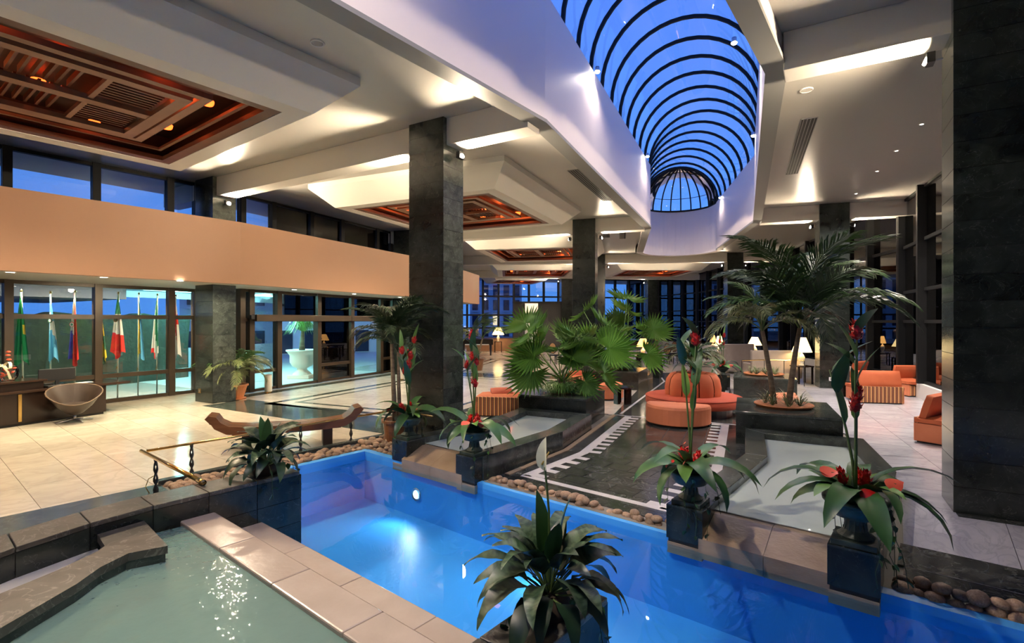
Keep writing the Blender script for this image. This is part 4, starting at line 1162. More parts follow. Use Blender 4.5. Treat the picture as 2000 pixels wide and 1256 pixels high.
def heart(sz, mat, name='vine_leaf'):
    m = MB(); s_ = sz
    m.add([(0, 0, 0), (s_ * .3, -s_ * .45, -.004), (s_ * .75, -s_ * .3, -.01), (s_ * 1.1, 0, -.02), (s_ * .75, s_ * .3, -.01), (s_ * .3, s_ * .45, -.004)], [(0, 1, 2, 3), (0, 3, 4, 5)]); return m.mesh(name, mat)
VL = [heart(.055, K['leaf_dark']), heart(.05, K['leaf']), heart(.045, K['leaf_light'])]
def vine(parent, pts, rnd, dens=.075, dark=True):
    m = MB(); m.tube(pts, .0028, 4); v = m.build('vine', K['leaf_dark'], parent)
    for i in range(len(pts) - 1):
        p, q = Vector(pts[i]), Vector(pts[i + 1]); n = max(1, int((q - p).length / dens))
        for j in range(n):
            c = p.lerp(q, (j + rnd.random()) / n); s_ = rnd.uniform(.7, 1.2)
            put('vine_leaf', VL[rnd.choice((0, 0, 1, 2))], v, c, (rnd.uniform(-.6, .6), rnd.uniform(.2, 1.2), rnd.uniform(0, 6.28)), (s_, s_, s_))
def urn(loc, label, s=1.0):
    t = thing('stone_urn', label, 'urn', loc, POOL_ROT, 'verdigris urns on the trough pedestals'); t.scale = (s, s, s)
    m = MB(); m.box(0, 0, .0225, .29, .29, .045); m.build('base_plate', K['verdigris'], t, bevel=.006)
    m = MB(); m.lathe([(.115, .045), (.12, .06), (.10, .075), (.075, .10), (.062, .145), (.066, .175), (.085, .185)], 18); m.build('stem', K['verdigris'], t)
    m = MB(); m.lathe([(.085, .185), (.15, .205), (.185, .25), (.19, .29)], 24); m.build('bowl', K['verdigris'], t, smooth=True)
    m = MB(); m.lathe([(.19, .29), (.215, .30), (.22, .325), (.20, .335), (.165, .325), (.15, .28)], 24); m.build('rim', K['verdigris'], t, smooth=True)
    f = MB(); f.tube([(.072, 0, .09), (.060, 0, .17)], .009, 5); f = f.mesh('flute', K['verdigris'])
    for i in range(12): put('flute', f, t, (0, 0, 0), (0, 0, i * math.pi / 6))
    m = MB(); m.lathe([(0, .30), (.17, .30)], 16); m.build('soil', K['soil'], t)
    return (loc[0], loc[1], loc[2] + .30 * s)
def arrangement(loc, label, seed, stalks, n_leaf=14, vines=3, s=1.0, anth=5, rot=0.0):
    rnd = random.Random(seed)
    t = thing('flower_arrangement', label, 'flowers', loc, rot, 'heliconia arrangements in the urns'); t.scale = (s, s, s)
    m = MB(); m.lathe([(0, .0), (.15, 0), (.13, .06), (.07, .10), (0, .11)], 12); m.build('moss_mound', K['leaf_dark'], t, smooth=True)
    for i in range(n_leaf):
        az = 2 * math.pi * (i + rnd.uniform(-.3, .3)) / n_leaf; sc = rnd.uniform(.9, 1.25)
        put('leaf', LV[i % 4], t, (.05 * math.cos(az), .05 * math.sin(az), .07), spin(az, rnd.uniform(-.1, .35), rnd.uniform(-.4, .4)), (sc, sc, sc))
    for (az, lean, h, fl) in stalks:
        pts = [(lean * (u ** 1.5) * math.cos(az), lean * (u ** 1.5) * math.sin(az), .08 + h * u) for u in (0, .25, .5, .75, 1)]
        m = MB(); m.tube(pts, [.012, .011, .010, .009, .006], 6); st = m.build('stalk', K['stalk'], t, smooth=True)
        for j, u in enumerate((.55, .80, .97)):
            p = (lean * (u ** 1.5) * math.cos(az), lean * (u ** 1.5) * math.sin(az), .08 + h * u); a = az + rnd.uniform(-1, 1) + j * 2.2; sc = rnd.uniform(.75, 1.15)
            put('paddle_leaf', PAD[(j + int(seed)) % 3], st, p, spin(a, rnd.uniform(-.1, .2)), (sc, sc, sc))
        for u in fl:
            p = (lean * (u ** 1.5) * math.cos(az) + rnd.uniform(-.02, .02), lean * (u ** 1.5) * math.sin(az), .08 + h * u); sc = rnd.uniform(.85, 1.15)
            put('ginger_flower', GING[0], st, p, (rnd.uniform(-.2, .2), rnd.uniform(-.2, .2), rnd.uniform(0, 6)), (sc, sc, sc))
    for i in range(3):
        a = rnd.uniform(0, 6.28); put('ginger_flower', GING[0], t, (.08 * math.cos(a), .08 * math.sin(a), .12), (rnd.uniform(-.4, .4), rnd.uniform(-.4, .4), 0))
    for i in range(anth):
        a = math.radians(-150 + 300 * i / max(1, anth - 1)) + rnd.uniform(-.3, .3) - math.pi / 2; r = rnd.uniform(.16, .34); z = rnd.uniform(.10, .22)
        m = MB(); m.tube([(.04 * math.cos(a), .04 * math.sin(a), .06), (r * .6 * math.cos(a), r * .6 * math.sin(a), z), (r * math.cos(a), r * math.sin(a), z)], .003, 4); st = m.build('flower_stem', K['stalk'], t)
        f = put('anthurium', ANT[(0, 1, 0, 1, 2)[i % 5]], st, (r * math.cos(a), r * math.sin(a), z), (rnd.uniform(.3, 1.0), rnd.uniform(-.4, .4), rnd.uniform(-2.2, -.8)))
    for i in range(vines):
        a = rnd.uniform(0, 6.28) if i else -1.8; r = .2
        pts = [(r * .6 * math.cos(a), r * .6 * math.sin(a), .05), (r * 1.15 * math.cos(a), r * 1.15 * math.sin(a), .0)]
        z = 0; rr = r * 1.15
        for q in range(5):
            z -= .11; rr += rnd.uniform(-.02, .03); aa = a + rnd.uniform(-.15, .15); pts.append((rr * math.cos(aa), rr * math.sin(aa), z))
        vine(t, pts, rnd)
    return t
# ------------------------------------------------------------------ urns with their flowers
U = []
for i, lab in enumerate(('verdigris urn beside the tall column', 'verdigris urn at the path corner of the left trough', 'verdigris urn between the dark path and the right trough', 'large verdigris urn nearest the white marble floor')):
    U.append(urn(PED[i], lab, (1.0, 1.0, 1.0, 1.12)[i]))
arrangement(U[0], 'red heliconia arrangement with coral flowers in front of the tall column', 3, [(0.3, .10, 1.15, (.75, .97)), (2.8, .12, 1.05, (.6, .9)), (4.5, .08, .8, (.9,))], 14, 4, rot=.4)
arrangement(U[1], 'red heliconia arrangement over the milky left trough', 5, [(0.2, .08, 1.30, (.45, .70, .92)), (3.3, .10, 1.1, (.5, .78)), (1.8, .16, .95, (.85,))], 15, 5, rot=2.0)
arrangement(U[2], 'red heliconia arrangement in front of the dark path', 8, [(0.2, .06, 1.35, (.62, .9)), (2.9, .10, 1.25, (.88,)), (5.2, .12, 1.0, ())], 15, 5, rot=-.3)
arrangement(U[3], 'largest red heliconia arrangement with long drooping leaves at the pool corner', 11, [(0.0, .10, 1.30, (.55, .93)), (3.2, .16, 1.05, (.62,)), (1.2, .20, .95, ())], 17, 8, s=1.05, rot=.9)

# ------------------------------------------------------------------ lilies on the parapets
K['leaf_vein'] = M('veined_leaf', (.018, .045, .018), .4, c2=(.07, .115, .055), scale=16, vary=.35, contrast=.1, stretch=(3, 1, 1))
LIL = [blade_mesh('leaf', K['leaf_vein'], .29, .105, 62, -25, 9, wave=.05, tip=.6), blade_mesh('leaf', K['leaf_vein'], .30, .11, 35, -60, 9, wave=.05, tip=.6), blade_mesh('leaf', K['leaf_dark'], .28, .10, 5, -88, 9, wave=.05, tip=.6), blade_mesh('leaf', K['leaf'], .28, .09, 82, 60)]
def lily(s, t, label, seed, flower=True, sc=1.0, n=26):
    rnd = random.Random(seed); c = Q(s, t)
    w = thing('leafy_lily', label, 'plant', (c[0], c[1], .53)); w.scale = (sc, sc, sc)
    m = MB(); m.lathe([(0, 0), (.11, 0), (.12, .04), (.09, .09), (0, .11)], 14); m.build('root_ball', K['soil'], w, smooth=True)
    for i in range(n):
        ring = i / n; az = i * 2.399 + rnd.uniform(-.2, .2); hgt = .12 + .16 * (1 - ring)
        k_ = 3 if i < 3 else (0 if ring < .4 else (1 if ring < .72 else 2)); q = rnd.uniform(.85, 1.2); r = .05 + .13 * ring
        p = (r * math.cos(az), r * math.sin(az), hgt)
        m = MB(); m.tube([(0, 0, .08), (r * .6 * math.cos(az), r * .6 * math.sin(az), hgt * .8), p], .005, 4); st = m.build('leaf_stem', K['stalk'], w)
        put('leaf', LIL[k_], st, p, spin(az, rnd.uniform(-.15, .25), rnd.uniform(-.35, .35)), (q, q, q))
    for i in range(6):
        a = rnd.uniform(0, 6.28); m = MB()
        pts = [(.12 * math.cos(a), .12 * math.sin(a), .10), (.26 * math.cos(a), .26 * math.sin(a), .02 + .05 * rnd.random()), (.30 * math.cos(a), .30 * math.sin(a), -.16)]
        vine(w, pts, rnd, .09)
    if flower:
        m = MB(); m.tube([(0, 0, .2), (.0, 0, .5), (-.02, 0, .72)], .006, 5); st = m.build('flower_stalk', K['stalk'], w)
        sp = blade(.17, .085, 95, 78, 8, .5); o = put('spathe', sp.mesh('spathe', K['white_petal'], True), st, (-.02, 0, .70), spin(.6, 0, 0)); o['label'] = 'greenish white flower spathe'
        put('spadix', SPAD, st, (-.015, .005, .73))
    return w
lily(2.34, -1.66, 'large-leaved lily with a tall white flower on the near parapet', 21, True, 1.12, 46)
lily(2.55, -5.50, 'large-leaved lily without flower on the left parapet end', 22, False, 1.15, 42)

# ------------------------------------------------------------------ pebbles
K['pebble'] = M('river_pebble', (.20, .115, .065), .55, c2=(.42, .29, .19), scale=5, vary=.45)
def pebble_mesh(seed):
    rnd = random.Random(seed); bm = bmesh.new(); bmesh.ops.create_icosphere(bm, subdivisions=2, radius=1)
    ax = [rnd.uniform(.8, 1.2) for _ in range(3)]; off = Vector((rnd.uniform(0, 9),) * 3)
    for v in bm.verts:
        f = 1 + .10 * math.sin(v.co.x * 2.3 + off.x) + .09 * math.sin(v.co.y * 2.9 + off.x * 2) ; v.co = Vector((v.co.x * ax[0] * 1.15 * f, v.co.y * ax[1] * .95 * f, v.co.z * .72 * f))
    me = bpy.data.meshes.new('pebble'); bm.to_mesh(me); bm.free(); me.materials.append(K['pebble']); me.polygons.foreach_set('use_smooth', [True] * len(me.polygons)); return me
PB = [pebble_mesh(i) for i in range(6)]
def pebbles(s0, s1, t0, t1, size, label, group, seed, layers=1, base=-.05):
    rnd = random.Random(seed); d = size * 1.75
    for L_ in range(layers):
        m0 = L_ * size * .5
        ns, nt_ = max(1, int((s1 - s0 - m0) / d)), max(1, int((t1 - t0 - m0) / d))
        for i in range(ns):
            for j in range(nt_):
                if L_ and rnd.random() < .3: continue
                s = s0 + m0 / 2 + (i + .5 + rnd.uniform(-.22, .22)) * (s1 - s0 - m0) / ns; t = t0 + m0 / 2 + (j + .5 + rnd.uniform(-.22, .22)) * (t1 - t0 - m0) / nt_
                q = size * rnd.uniform(.72, 1.12); c = Q(s, t)
                o = put('pebble', PB[rnd.randrange(6)], None, (c[0], c[1], base + q * .66 + L_ * size * .95), (rnd.uniform(-.3, .3), rnd.uniform(-.3, .3), rnd.uniform(0, 6.28)), (q, q, q))
                tag(o, label, 'pebble', group)
pebbles(2.3, 5.10, T0 - .47, T0 - .05, .062, 'tan river pebble in the gutter on the lobby side of the pool', 'pebbles on the lobby side of the pool', 31)
pebbles(5.16, 5.85, T0 - .4, -6.72, .060, 'tan river pebble heaped in the pool corner beside the first urn', 'pebbles in the pool corner', 32, 2)
pebbles(S1 + .05, 5.29, -4.68, -2.1, .056, 'tan river pebble in the row between the pool and the dark path', 'pebbles along the dark path', 33, 2)
pebbles(S1 + .05, 5.37, -.25, 2.4, .062, 'larger brown river pebble beside the white marble floor', 'pebbles beside the white marble floor', 34, 2)

# ------------------------------------------------------------------ low brass railing
a = Q(2.15, -8.02); rl = thing('brass_railing', 'low brass railing with twisted iron posts along the pebble gutter', 'railing', (a[0], a[1], 0))
def q3(s, t, z): p = Q(s, t); return (p[0] - a[0], p[1] - a[1], z)
m = MB(); m.tube([q3(2.15, -8.02, .44), q3(4, -8.02, .44), q3(6.0, -8.02, .44), q3(6.2, -7.7, .44), q3(6.2, -6.95, .44)], .018, 8); m.build('handrail', K['brass'], rl, smooth=True)
m = MB(); m.tube([q3(2.10, -8.06, .445), q3(1.97, -5.62, .555)], .023, 8); m.build('cross_rail', K['brass'], rl, smooth=True)
m = MB(); m.tube([q3(1.975, -5.72, .55), q3(1.965, -5.56, .558)], .028, 8); m.build('rail_collar', K['brass'], rl, smooth=True)
for s, t in ((2.12, -7.55), (2.68, -8.02), (4.28, -8.02), (5.22, -8.02), (6.2, -7.4)):
    m = MB(); rnd = random.Random(int(s * 100))
    for ph in (0, math.pi):
        m.tube([(q3(s, t, 0)[0] + .016 * math.cos(ph + z * 22), q3(s, t, 0)[1] + .016 * math.sin(ph + z * 22), z) for z in [i * .036 for i in range(13)]], [.013 + .004 * math.sin(i * 1.9) for i in range(13)], 6)
    m.build('post', K['iron'], rl, smooth=True)
x, y = q3(2.12, -7.55, 0)[:2]
m = MB(); m.tube([(x, y, .22), (x - .07, y - .03, .18), (x - .10, y - .04, .08), (x - .06, y - .03, .0)], .006, 6); m.build('scroll', K['brass'], rl, smooth=True)

# ------------------------------------------------------------------ wooden bench with rolled ends
bx, by, ba = -3.83, 8.78, math.atan2(.40, .92)
bench = thing('slatted_bench', 'brown slatted wooden bench with rolled-up ends behind the brass railing', 'bench', (bx, by, 0), ba)
K['bench'] = M('bench_wood', (.13, .052, .02), .35, c2=(.24, .10, .042), scale=3, stretch=(1, 6, 6), vary=.2)
prof = [(-1.22, .60), (-1.17, .645), (-1.06, .62), (-1.0, .53), (-.88, .455), (-.6, .425), (0, .415), (.6, .425), (.88, .455), (1.0, .53), (1.06, .62), (1.17, .645), (1.22, .60)]
def slatprof(yc, w, th):
    m = MB(); rows = []
    for i, (x, z) in enumerate(prof):
        a_, b_ = prof[max(0, i - 1)], prof[min(len(prof) - 1, i + 1)]; d = Vector((b_[0] - a_[0], b_[1] - a_[1])).normalized(); n_ = Vector((-d.y, d.x)) * th
        rows.append([(x, yc - w / 2, z), (x - n_.x, yc - w / 2, z - n_.y), (x - n_.x, yc + w / 2, z - n_.y), (x, yc + w / 2, z), (x, yc - w / 2, z)])
    m.grid(rows); r0, r1 = rows[0], rows[-1]; m.add(r0[:4], [(0, 1, 2, 3)]); m.add(r1[:4], [(3, 2, 1, 0)]); return m
for i in range(7):
    slatprof(-.2 + i * .0667, .046, .13 if i % 2 == 0 else .10).build('slat', K['bench'], bench)
for sx in (-.62, .62):
    m = MB(); m.box(sx, 0, .165, .16, .36, .33); m.build('leg', K['wood_dark'], bench, bevel=.008)
m = MB(); m.box(0, 0, .30, 1.7, .10, .06); m.build('stretcher', K['wood_dark'], bench)

# ------------------------------------------------------------------ reception desk
K['desk'] = M('dark_lacquer', (.014, .008, .006), .22, c2=(.022, .012, .009), scale=3)
K['desk_top'] = M('desk_top_lacquer', (.030, .016, .011), .16)
d0 = Vector(at(208, 808)); d1 = Vector(at(0, 838)); dv = (d1 - d0).normalized(); da = math.atan2(dv.y, dv.x)
desk = thing('reception_desk', 'dark lacquered reception desk with a raised end and brass strips', 'desk', (d0.x, d0.y, 0), da)
# local x runs along the front away from the doors, +y = towards the windows
sgn = 1 if (Vector((-dv.y, dv.x)).dot(Vector((-1, .3))) > 0) else -1
m = MB(); m.box(2.4, sgn * .38, .36, 4.8, .74, .62); m.build('body', K['desk'], desk, bevel=.006)
m = MB(); m.box(2.4, sgn * .38, .03, 4.72, .68, .06); m.build('toe_kick', K['black'], desk)
m = MB(); m.box(1.95, sgn * .40, .695, 4.9, .86, .05); m.build('counter_top', K['desk_top'], desk, bevel=.006)
m = MB(); m.box(2.95, sgn * .36, .80, 3.6, .60, .17); m.build('raised_body', K['desk'], desk, bevel=.005)
m = MB(); m.box(2.95, sgn * .36, .90, 3.7, .68, .04); m.build('raised_top', K['desk_top'], desk, bevel=.006)
for x in (1.57, 3.6):
    m = MB(); m.box(x, -sgn * .006, .37, .055, .02, .56); m.build('brass_strip', K['brass'], desk)
# computer screen on the desk (seen from behind)
def dl(x, y, z): return (d0.x + x * math.cos(da) - sgn * y * math.sin(da), d0.y + x * math.sin(da) + sgn * y * math.cos(da), z)
mon = thing('computer_monitor', 'black flat monitor on the low reception counter', 'monitor', dl(.72, .5, .72), da)
m = MB(); m.box(0, 0, .24, .68, .04, .26); m.build('screen', K['black_plastic'], mon, bevel=.008)
m = MB(); m.box(0, 0, .06, .07, .04, .12); m.build('stand', K['black_plastic'], mon)
m = MB(); m.lathe([(0, 0), (.12, 0), (.11, .02), (0, .025)], 16); m.build('foot', K['black_plastic'], mon)
m = MB(); m.box(0, -sgn * .022, .372, .66, .008, .012); m.build('top_edge', K['steel'], mon)
kb = thing('telephone', 'black desk telephone beside the monitor on the reception counter', 'telephone', dl(.98, .2, .72), da + .2)
m = MB(); m.box(0, 0, .02, .2, .18, .04); m.build('body', K['black_plastic'], kb, bevel=.008)
m = MB(); m.tube([(-.09, -.05, .06), (-.07, -.05, .075), (.07, -.05, .075), (.09, -.05, .06)], .018, 8); m.build('handset', K['black_plastic'], kb, smooth=True)
pd = thing('paper_tray', 'low black paper tray on the reception counter', 'tray', dl(.30, .3, .72), da)
m = MB(); m.box(0, 0, .012, .3, .22, .024); m.build('tray_body', K['black_plastic'], pd); m = MB(); m.box(0, 0, .028, .27, .19, .008); m.build('paper', K['white'], pd)
# round glass bowl of roses with a cream bow
K['clear'] = pane_mat('clear_bowl', (.93, .96, .95), 1.45, .02, boost=1.2)
bw = thing('flower_bowl', 'round glass bowl of red roses with a cream bow on the reception desk', 'flowers', dl(1.62, .35, .92))
m = MB(); m.lathe([(0, .0), (.09, 0), (.10, .01), (.15, .06), (.18, .15), (.17, .23), (.13, .30), (.135, .31)], 22); m.build('bowl', K['clear'], bw, smooth=True)
rose = MB()
for i in range(5): rose.lathe([(.006, 0), (.02 + .004 * i, .012), (.018 + .004 * i, .035 - .003 * i)], 8)
rose = rose.mesh('rose', K['coral'], True)
rnd = random.Random(4)
for i in range(9): put('rose', rose, bw, (rnd.uniform(-.09, .09), rnd.uniform(-.09, .09), .08 + .02 * i), (rnd.uniform(-.6, .6), rnd.uniform(-.6, .6), 0), (1.1, 1.1, 1.1))
for i in range(8): put('leaf', LV[3], bw, (0, 0, .05), spin(i * .8, .5), (.25, .25, .25))
for i, (dx_, z) in enumerate(((.02, .42), (.0, .51), (.01, .58))):
    m = MB(); m.tube([(0, 0, .2), (dx_, 0, z)], .004, 4); st = m.build('rose_stem', K['leaf_dark'], bw); put('rose', rose, st, (dx_, 0, z), (0, 0, i), (1.2, 1.2, 1.2))
K['bow'] = M('cream_ribbon', (.80, .74, .52), .4)
for sg in (-1, 1):
    m = MB(); rows = []
    for i in range(11):
        u = i / 10; aa = math.pi * u; rows.append([(sg * (.02 + .16 * math.sin(aa)), -.13 - .03, .30 + .09 * math.sin(2 * aa) + .05 * u), (sg * (.02 + .16 * math.sin(aa)), -.13 + .04, .30 + .09 * math.sin(2 * aa) + .05 * u)])
    m.grid(rows); m.build('bow_loop', K['bow'], bw, smooth=True)
    m = MB(); m.grid([[(sg * .02, -.15, .31), (sg * .06, -.15, .31)], [(sg * .15, -.18, .20), (sg * .20, -.18, .21)], [(sg * .2, -.18, .05), (sg * .26, -.18, .06)]]); m.build('bow_tail', K['bow'], bw, smooth=True)

# ------------------------------------------------------------------ swivel shell chair
K['leather'] = M('brown_leather', (.030, .019, .013), .42, c2=(.045, .028, .02), scale=6)
K['leather_rim'] = M('tan_piping', (.12, .075, .045), .5)
cx, cy = at(146, 824)
ch = thing('swivel_chair', 'brown leather swivel chair with an angular shell in front of the reception desk', 'chair', (cx, cy, 0), math.radians(-48))
def rimh(t):                                  # t = 0 at the back
    c_ = (1 + math.cos(t)) / 2; return .40 + .38 * c_ ** 1.1 + .07 * abs(math.sin(t)) ** 2
def rimr(t): return .40 + .07 * abs(math.sin(t)) ** 3
rows_o, rows_i, rim = [], [], []
for i in range(29):
    t = 2 * math.pi * i / 28; h, r = rimh(t), rimr(t); c_, s_ = -math.cos(t), math.sin(t)
    rows_o.append([(.05 * c_, .05 * s_, .15), (.14 * c_, .14 * s_, .19), (.32 * c_, .32 * s_, .19 + (h - .19) * .45), (r * c_, r * s_, h)])
    rows_i.append([(r * c_ * .97, r * s_ * .97, h), (.30 * c_, .30 * s_, .24 + (h - .19) * .45), (.24 * c_, .24 * s_, .30)])
    rim.append((r * c_, r * s_, h))
m = MB(); m.grid(rows_o); m.build('shell', K['leather'], ch, smooth=True)
m = MB(); m.grid(rows_i); m.build('inner_lining', K['leather'], ch, smooth=True)
m = MB(); m.tube(rim, .014, 6, False); m.build('piping', K['leather_rim'], ch, smooth=True)
m = MB(); m.lathe([(0, .40), (.22, .40), (.29, .375), (.29, .33), (.2, .29), (0, .29)], 24); m.build('seat', K['leather'], ch, smooth=True)
m = MB(); m.tube([(0, 0, .03), (0, 0, .18)], .028, 10); m.build('post', K['steel'], ch, smooth=True)
for i in range(4):
    a_ = i * math.pi / 2 + .4; m = MB(); m.tube([(0, 0, .06), (.18 * math.cos(a_), .18 * math.sin(a_), .045), (.33 * math.cos(a_), .33 * math.sin(a_), .02)], [.022, .018, .012], 8); m.build('leg', K['steel'], ch, smooth=True)

# ------------------------------------------------------------------ flags on their poles
FC = {n_: M('flag_' + n_, c_, .75) for n_, c_ in dict(green=(.0, .26, .07), sky=(.09, .38, .62), white=(.74, .72, .66), red=(.72, .03, .02), blue=(.06, .05, .38), yellow=(.80, .56, .04), dgreen=(.04, .16, .09), mgreen=(.02, .20, .09), brown=(.14, .05, .02)).items()}
FN = list(FC.keys()); FL = [FC[n_] for n_ in FN]
def fi(n_): return FN.index(n_)
K['pole'] = M('cream_pole', (.74, .70, .52), .35)
base0, base1 = Vector(at(40, 806)), Vector(at(380, 768))
stp = thing('flag_step', 'low white stone step carrying the flagpoles', 'step', (0, 0, 0), kind='structure')
nb = Vector((base1.y - base0.y, -(base1.x - base0.x))).normalized()
m = MB(); m.prism([tuple(base0 - nb * .22), tuple(base1 - nb * .22), tuple(base1 + nb * .06), tuple(base0 + nb * .06)], 0, .035); m.build('step_slab', K['white_marble'], stp)
def flag(px, lean, ytop, ybot, xl, xr, colour, label, emblem=None):
    f = hit(px, base0, base1); b = base0.lerp(base1, f) - nb * .08; D = b.y
    t = thing('flagpole', label, 'flag', (b.x, b.y, .035), 0, 'national flags in front of the windows')
    zt = EYE + (628 - ytop) / 1000 * D - .035; zb = EYE + (628 - ybot) / 1000 * D - .035; lx = lean / 1000 * D
    m = MB(); m.tube([(lx * 0, 0, 0), (-lx, 0, zt + .02)], .017, 8); m.build('pole', K['pole'], t, smooth=True)
    m = MB(); m.lathe([(0, 0), (.10, 0), (.10, .012), (.03, .03), (.02, .08), (0, .08)], 14); m.build('base', K['steel'], t)
    m = MB(); m.lathe([(0, zt + .09), (.02, zt + .07), (.028, zt + .045), (.015, zt + .02), (0, zt + .02)], 10, cx=-lx); m.build('finial', K['brass'], t, smooth=True)
    sc = D / 1000; NU, NV = 14, 22; rows = []
    rnd = random.Random(px)
    ph = rnd.uniform(0, 6)
    for j in range(NV + 1):
        v = j / NV; row = []
        wl, wr = (xl - px) * sc * (v ** .8), (xr - px) * sc * (v ** .75)
        for i in range(NU + 1):
            u = i / NU
            hem = (zb - zt) * v + (.10 * math.sin(u * 7 + ph) * v ** 3)
            row.append((-lx * (1 - v * .4) + .015 + wl + (wr - wl) * u, -.03 - .035 * (v + .15) * math.sin(u * 15 + ph) - .03 * u, zt + hem))
        rows.append(row)
    m = MB(); m.grid(rows); me = m.mesh('flag_cloth', FL, True)
    for p_ in me.polygons:
        j, i = divmod(p_.index, NU); p_.material_index = fi(colour(i / NU, j / NV))
    cl_ = put('flag_cloth', me, t)
    if emblem:
        u, v, r, cols = emblem
        i, j = int(u * NU), int(v * NV); p = rows[j][i]
        for q, (rr, cn_) in enumerate(cols):
            m = MB(); m.lathe([(0, 0), (rr, 0)], 14); m.xf(Matrix.Translation((p[0], p[1] - .05 - .003 * q, p[2])) @ Matrix.Rotation(math.pi / 2, 4, 'X')); m.build('emblem', FC[cn_], cl_)
    m = MB(); z_ = max(.55, zb - .35); m.tube([(-.01, -.02, z_ + .06), (.02, -.03, z_), (-.02, -.03, z_ - .03), (-.01, -.02, z_ + .03)], .008, 5); m.build('cord', K['brass'], t)
flag(48, 4, 572, 710, 31, 64, lambda u, v: 'yellow' if (.72 < u < .86 and .42 < v < .55) else 'green', 'green flag with a hint of yellow, first beside the flower bowl')
flag(101, 0, 575, 702, 97, 119, lambda u, v: 'white' if .30 < v + .25 * (.5 - u) < .56 and u > .25 else 'sky', 'light blue and white flag, second along the windows', (.6, .45, .05, ((.055, 'dgreen'), (.035, 'white'))))
flag(149, 0, 573, 708, 137, 160, lambda u, v: 'red' if u > .55 + .3 * (.4 - v) else ('white' if v < .48 + .35 * u else 'blue'), 'red white and blue flag with a round emblem, third along the windows', (.32, .47, .05, ((.065, 'red'), (.052, 'white'), (.03, 'dgreen'))))
flag(198, 1, 576, 704, 196, 215, lambda u, v: 'red' if v < .46 - .1 * u else (('yellow', 'dgreen', 'yellow', 'dgreen', 'yellow')[int((v - .4 + .5 * (1 - u)) * 4.2) % 5]), 'green and yellow striped flag with a red corner and star', (.5, .30, .04, ((.035, 'white'),)))
flag(232, -2, 576, 694, 219, 247, lambda u, v: 'mgreen' if v < .30 else ('white' if v < .60 + .06 * u else 'red'), 'green white and red flag with a brown emblem', (.48, .45, .06, ((.062, 'brown'), (.03, 'dgreen'))))
flag(272, -2, 577, 697, 271, 287, lambda u, v: 'yellow' if (u < .22 or (.3 < u < .55 and .2 < v < .62 and int(v * 22) % 3)) else 'sky', 'sky blue flag with yellow pattern beside the striped flags')
flag(309, -1, 579, 695, 298, 314, lambda u, v: 'red' if (v > .88 and u < .55) else ('mgreen' if u > .9 * (v - .05) and v < .82 else 'white'), 'green and white flag with a touch of red, second from the column')
flag(344, -2, 581, 698, 334, 356, lambda u, v: 'red' if (.42 < u - .5 * (v - .45) < .62 or .40 < v + .3 * (u - .5) < .54) and v < .72 else 'white', 'white flag with a red cross, nearest the dark column')

# ------------------------------------------------------------------ potted palm and bollards by the entrance
x, y = at(459, 780)
t = thing('potted_palm', 'feathery palm in a terracotta pot beside the entrance column', 'plant', (x, y, 0))
pot(t, .20, .31, .42, K['terracotta'])
m = MB(); m.lathe([(0, .0), (.27, 0), (.29, .04), (.2, .045)], 18); m.build('saucer', K['terracotta'], t)
trunk(t, [(0, 0, .36), (.02, 0, .55), (.05, 0, .75)], .06, .035)
palm_crown(t, (.05, 0, .75), 22, [FR[1], FR[3], FR[0]], .70, 5, (-.1, .45))
for px, py, h, lab in ((524, 767, .55, 'cream cylindrical ash stand nearest the sliding doors'), (783, 742, .55, 'cream cylindrical ash stand behind the palm by the tall column')):
    x, y = at(px, py); t = thing('ash_stand', lab, 'ash stand', (x, y, 0), group='cream ash stands')
    m = MB(); m.lathe([(.105, .04), (.105, h), (.085, h), (.08, h - .03), (0, h - .03)], 20); m.build('cylinder', K['cream'], t, smooth=False)
    m = MB(); m.lathe([(0, 0), (.10, 0), (.10, .04)], 20); m.build('base_ring', K['brass'], t)
    m = MB(); m.lathe([(.108, h - .02), (.11, h), (.085, h + .006)], 20); m.build('top_ring', K['steel'], t)
# sliding door operator box
dA, dB = P(38.95, 1.17), P(38.95, 1.80)
t = thing('door_operator', 'long brown sliding door operator box above the entrance', 'door fitting', (dA[0], dA[1], 2.15), math.atan2(dB[1] - dA[1], dB[0] - dA[0]))
Ln = math.hypot(dB[0] - dA[0], dB[1] - dA[1])
m = MB(); m.box(Ln * .38, 0, .11, Ln * .76 - .01, .2, .2); m.build('cover', K['bronze'], t, bevel=.01); m = MB(); m.box(Ln * .88, 0, .11, Ln * .24, .2, .2); m.build('cover', K['bronze'], t, bevel=.01)
m = MB(); m.box(-.12, -.05, .13, .12, .1, .12); m.build('sensor', K['black_plastic'], t)
# notice on an easel behind the glass
p = P(38.2, 1.62)
t = thing('notice_board', 'white notice with a dark emblem standing behind the entrance glass', 'sign', (p[0], p[1], 0), math.atan2(dB[1] - dA[1], dB[0] - dA[0]))
m = MB(); m.box(0, 0, 1.42, .58, .02, .75); m.build('board', K['white'], t); m = MB(); m.lathe([(0, 0), (.11, 0)], 16); m.xf(Matrix.Translation((0, -.014, 1.55)) @ Matrix.Rotation(math.pi / 2, 4, 'X')); m.build('emblem', K['black_plastic'], t)
m = MB(); m.box(0, -.014, 1.32, .5, .006, .05); m.build('red_line', K['red'], t)
for sx in (-.22, .22): m = MB(); m.tube([(sx, .02, 0), (sx * .8, .02, 1.1)], .015, 6); m.build('leg', K['wood_dark'], t)
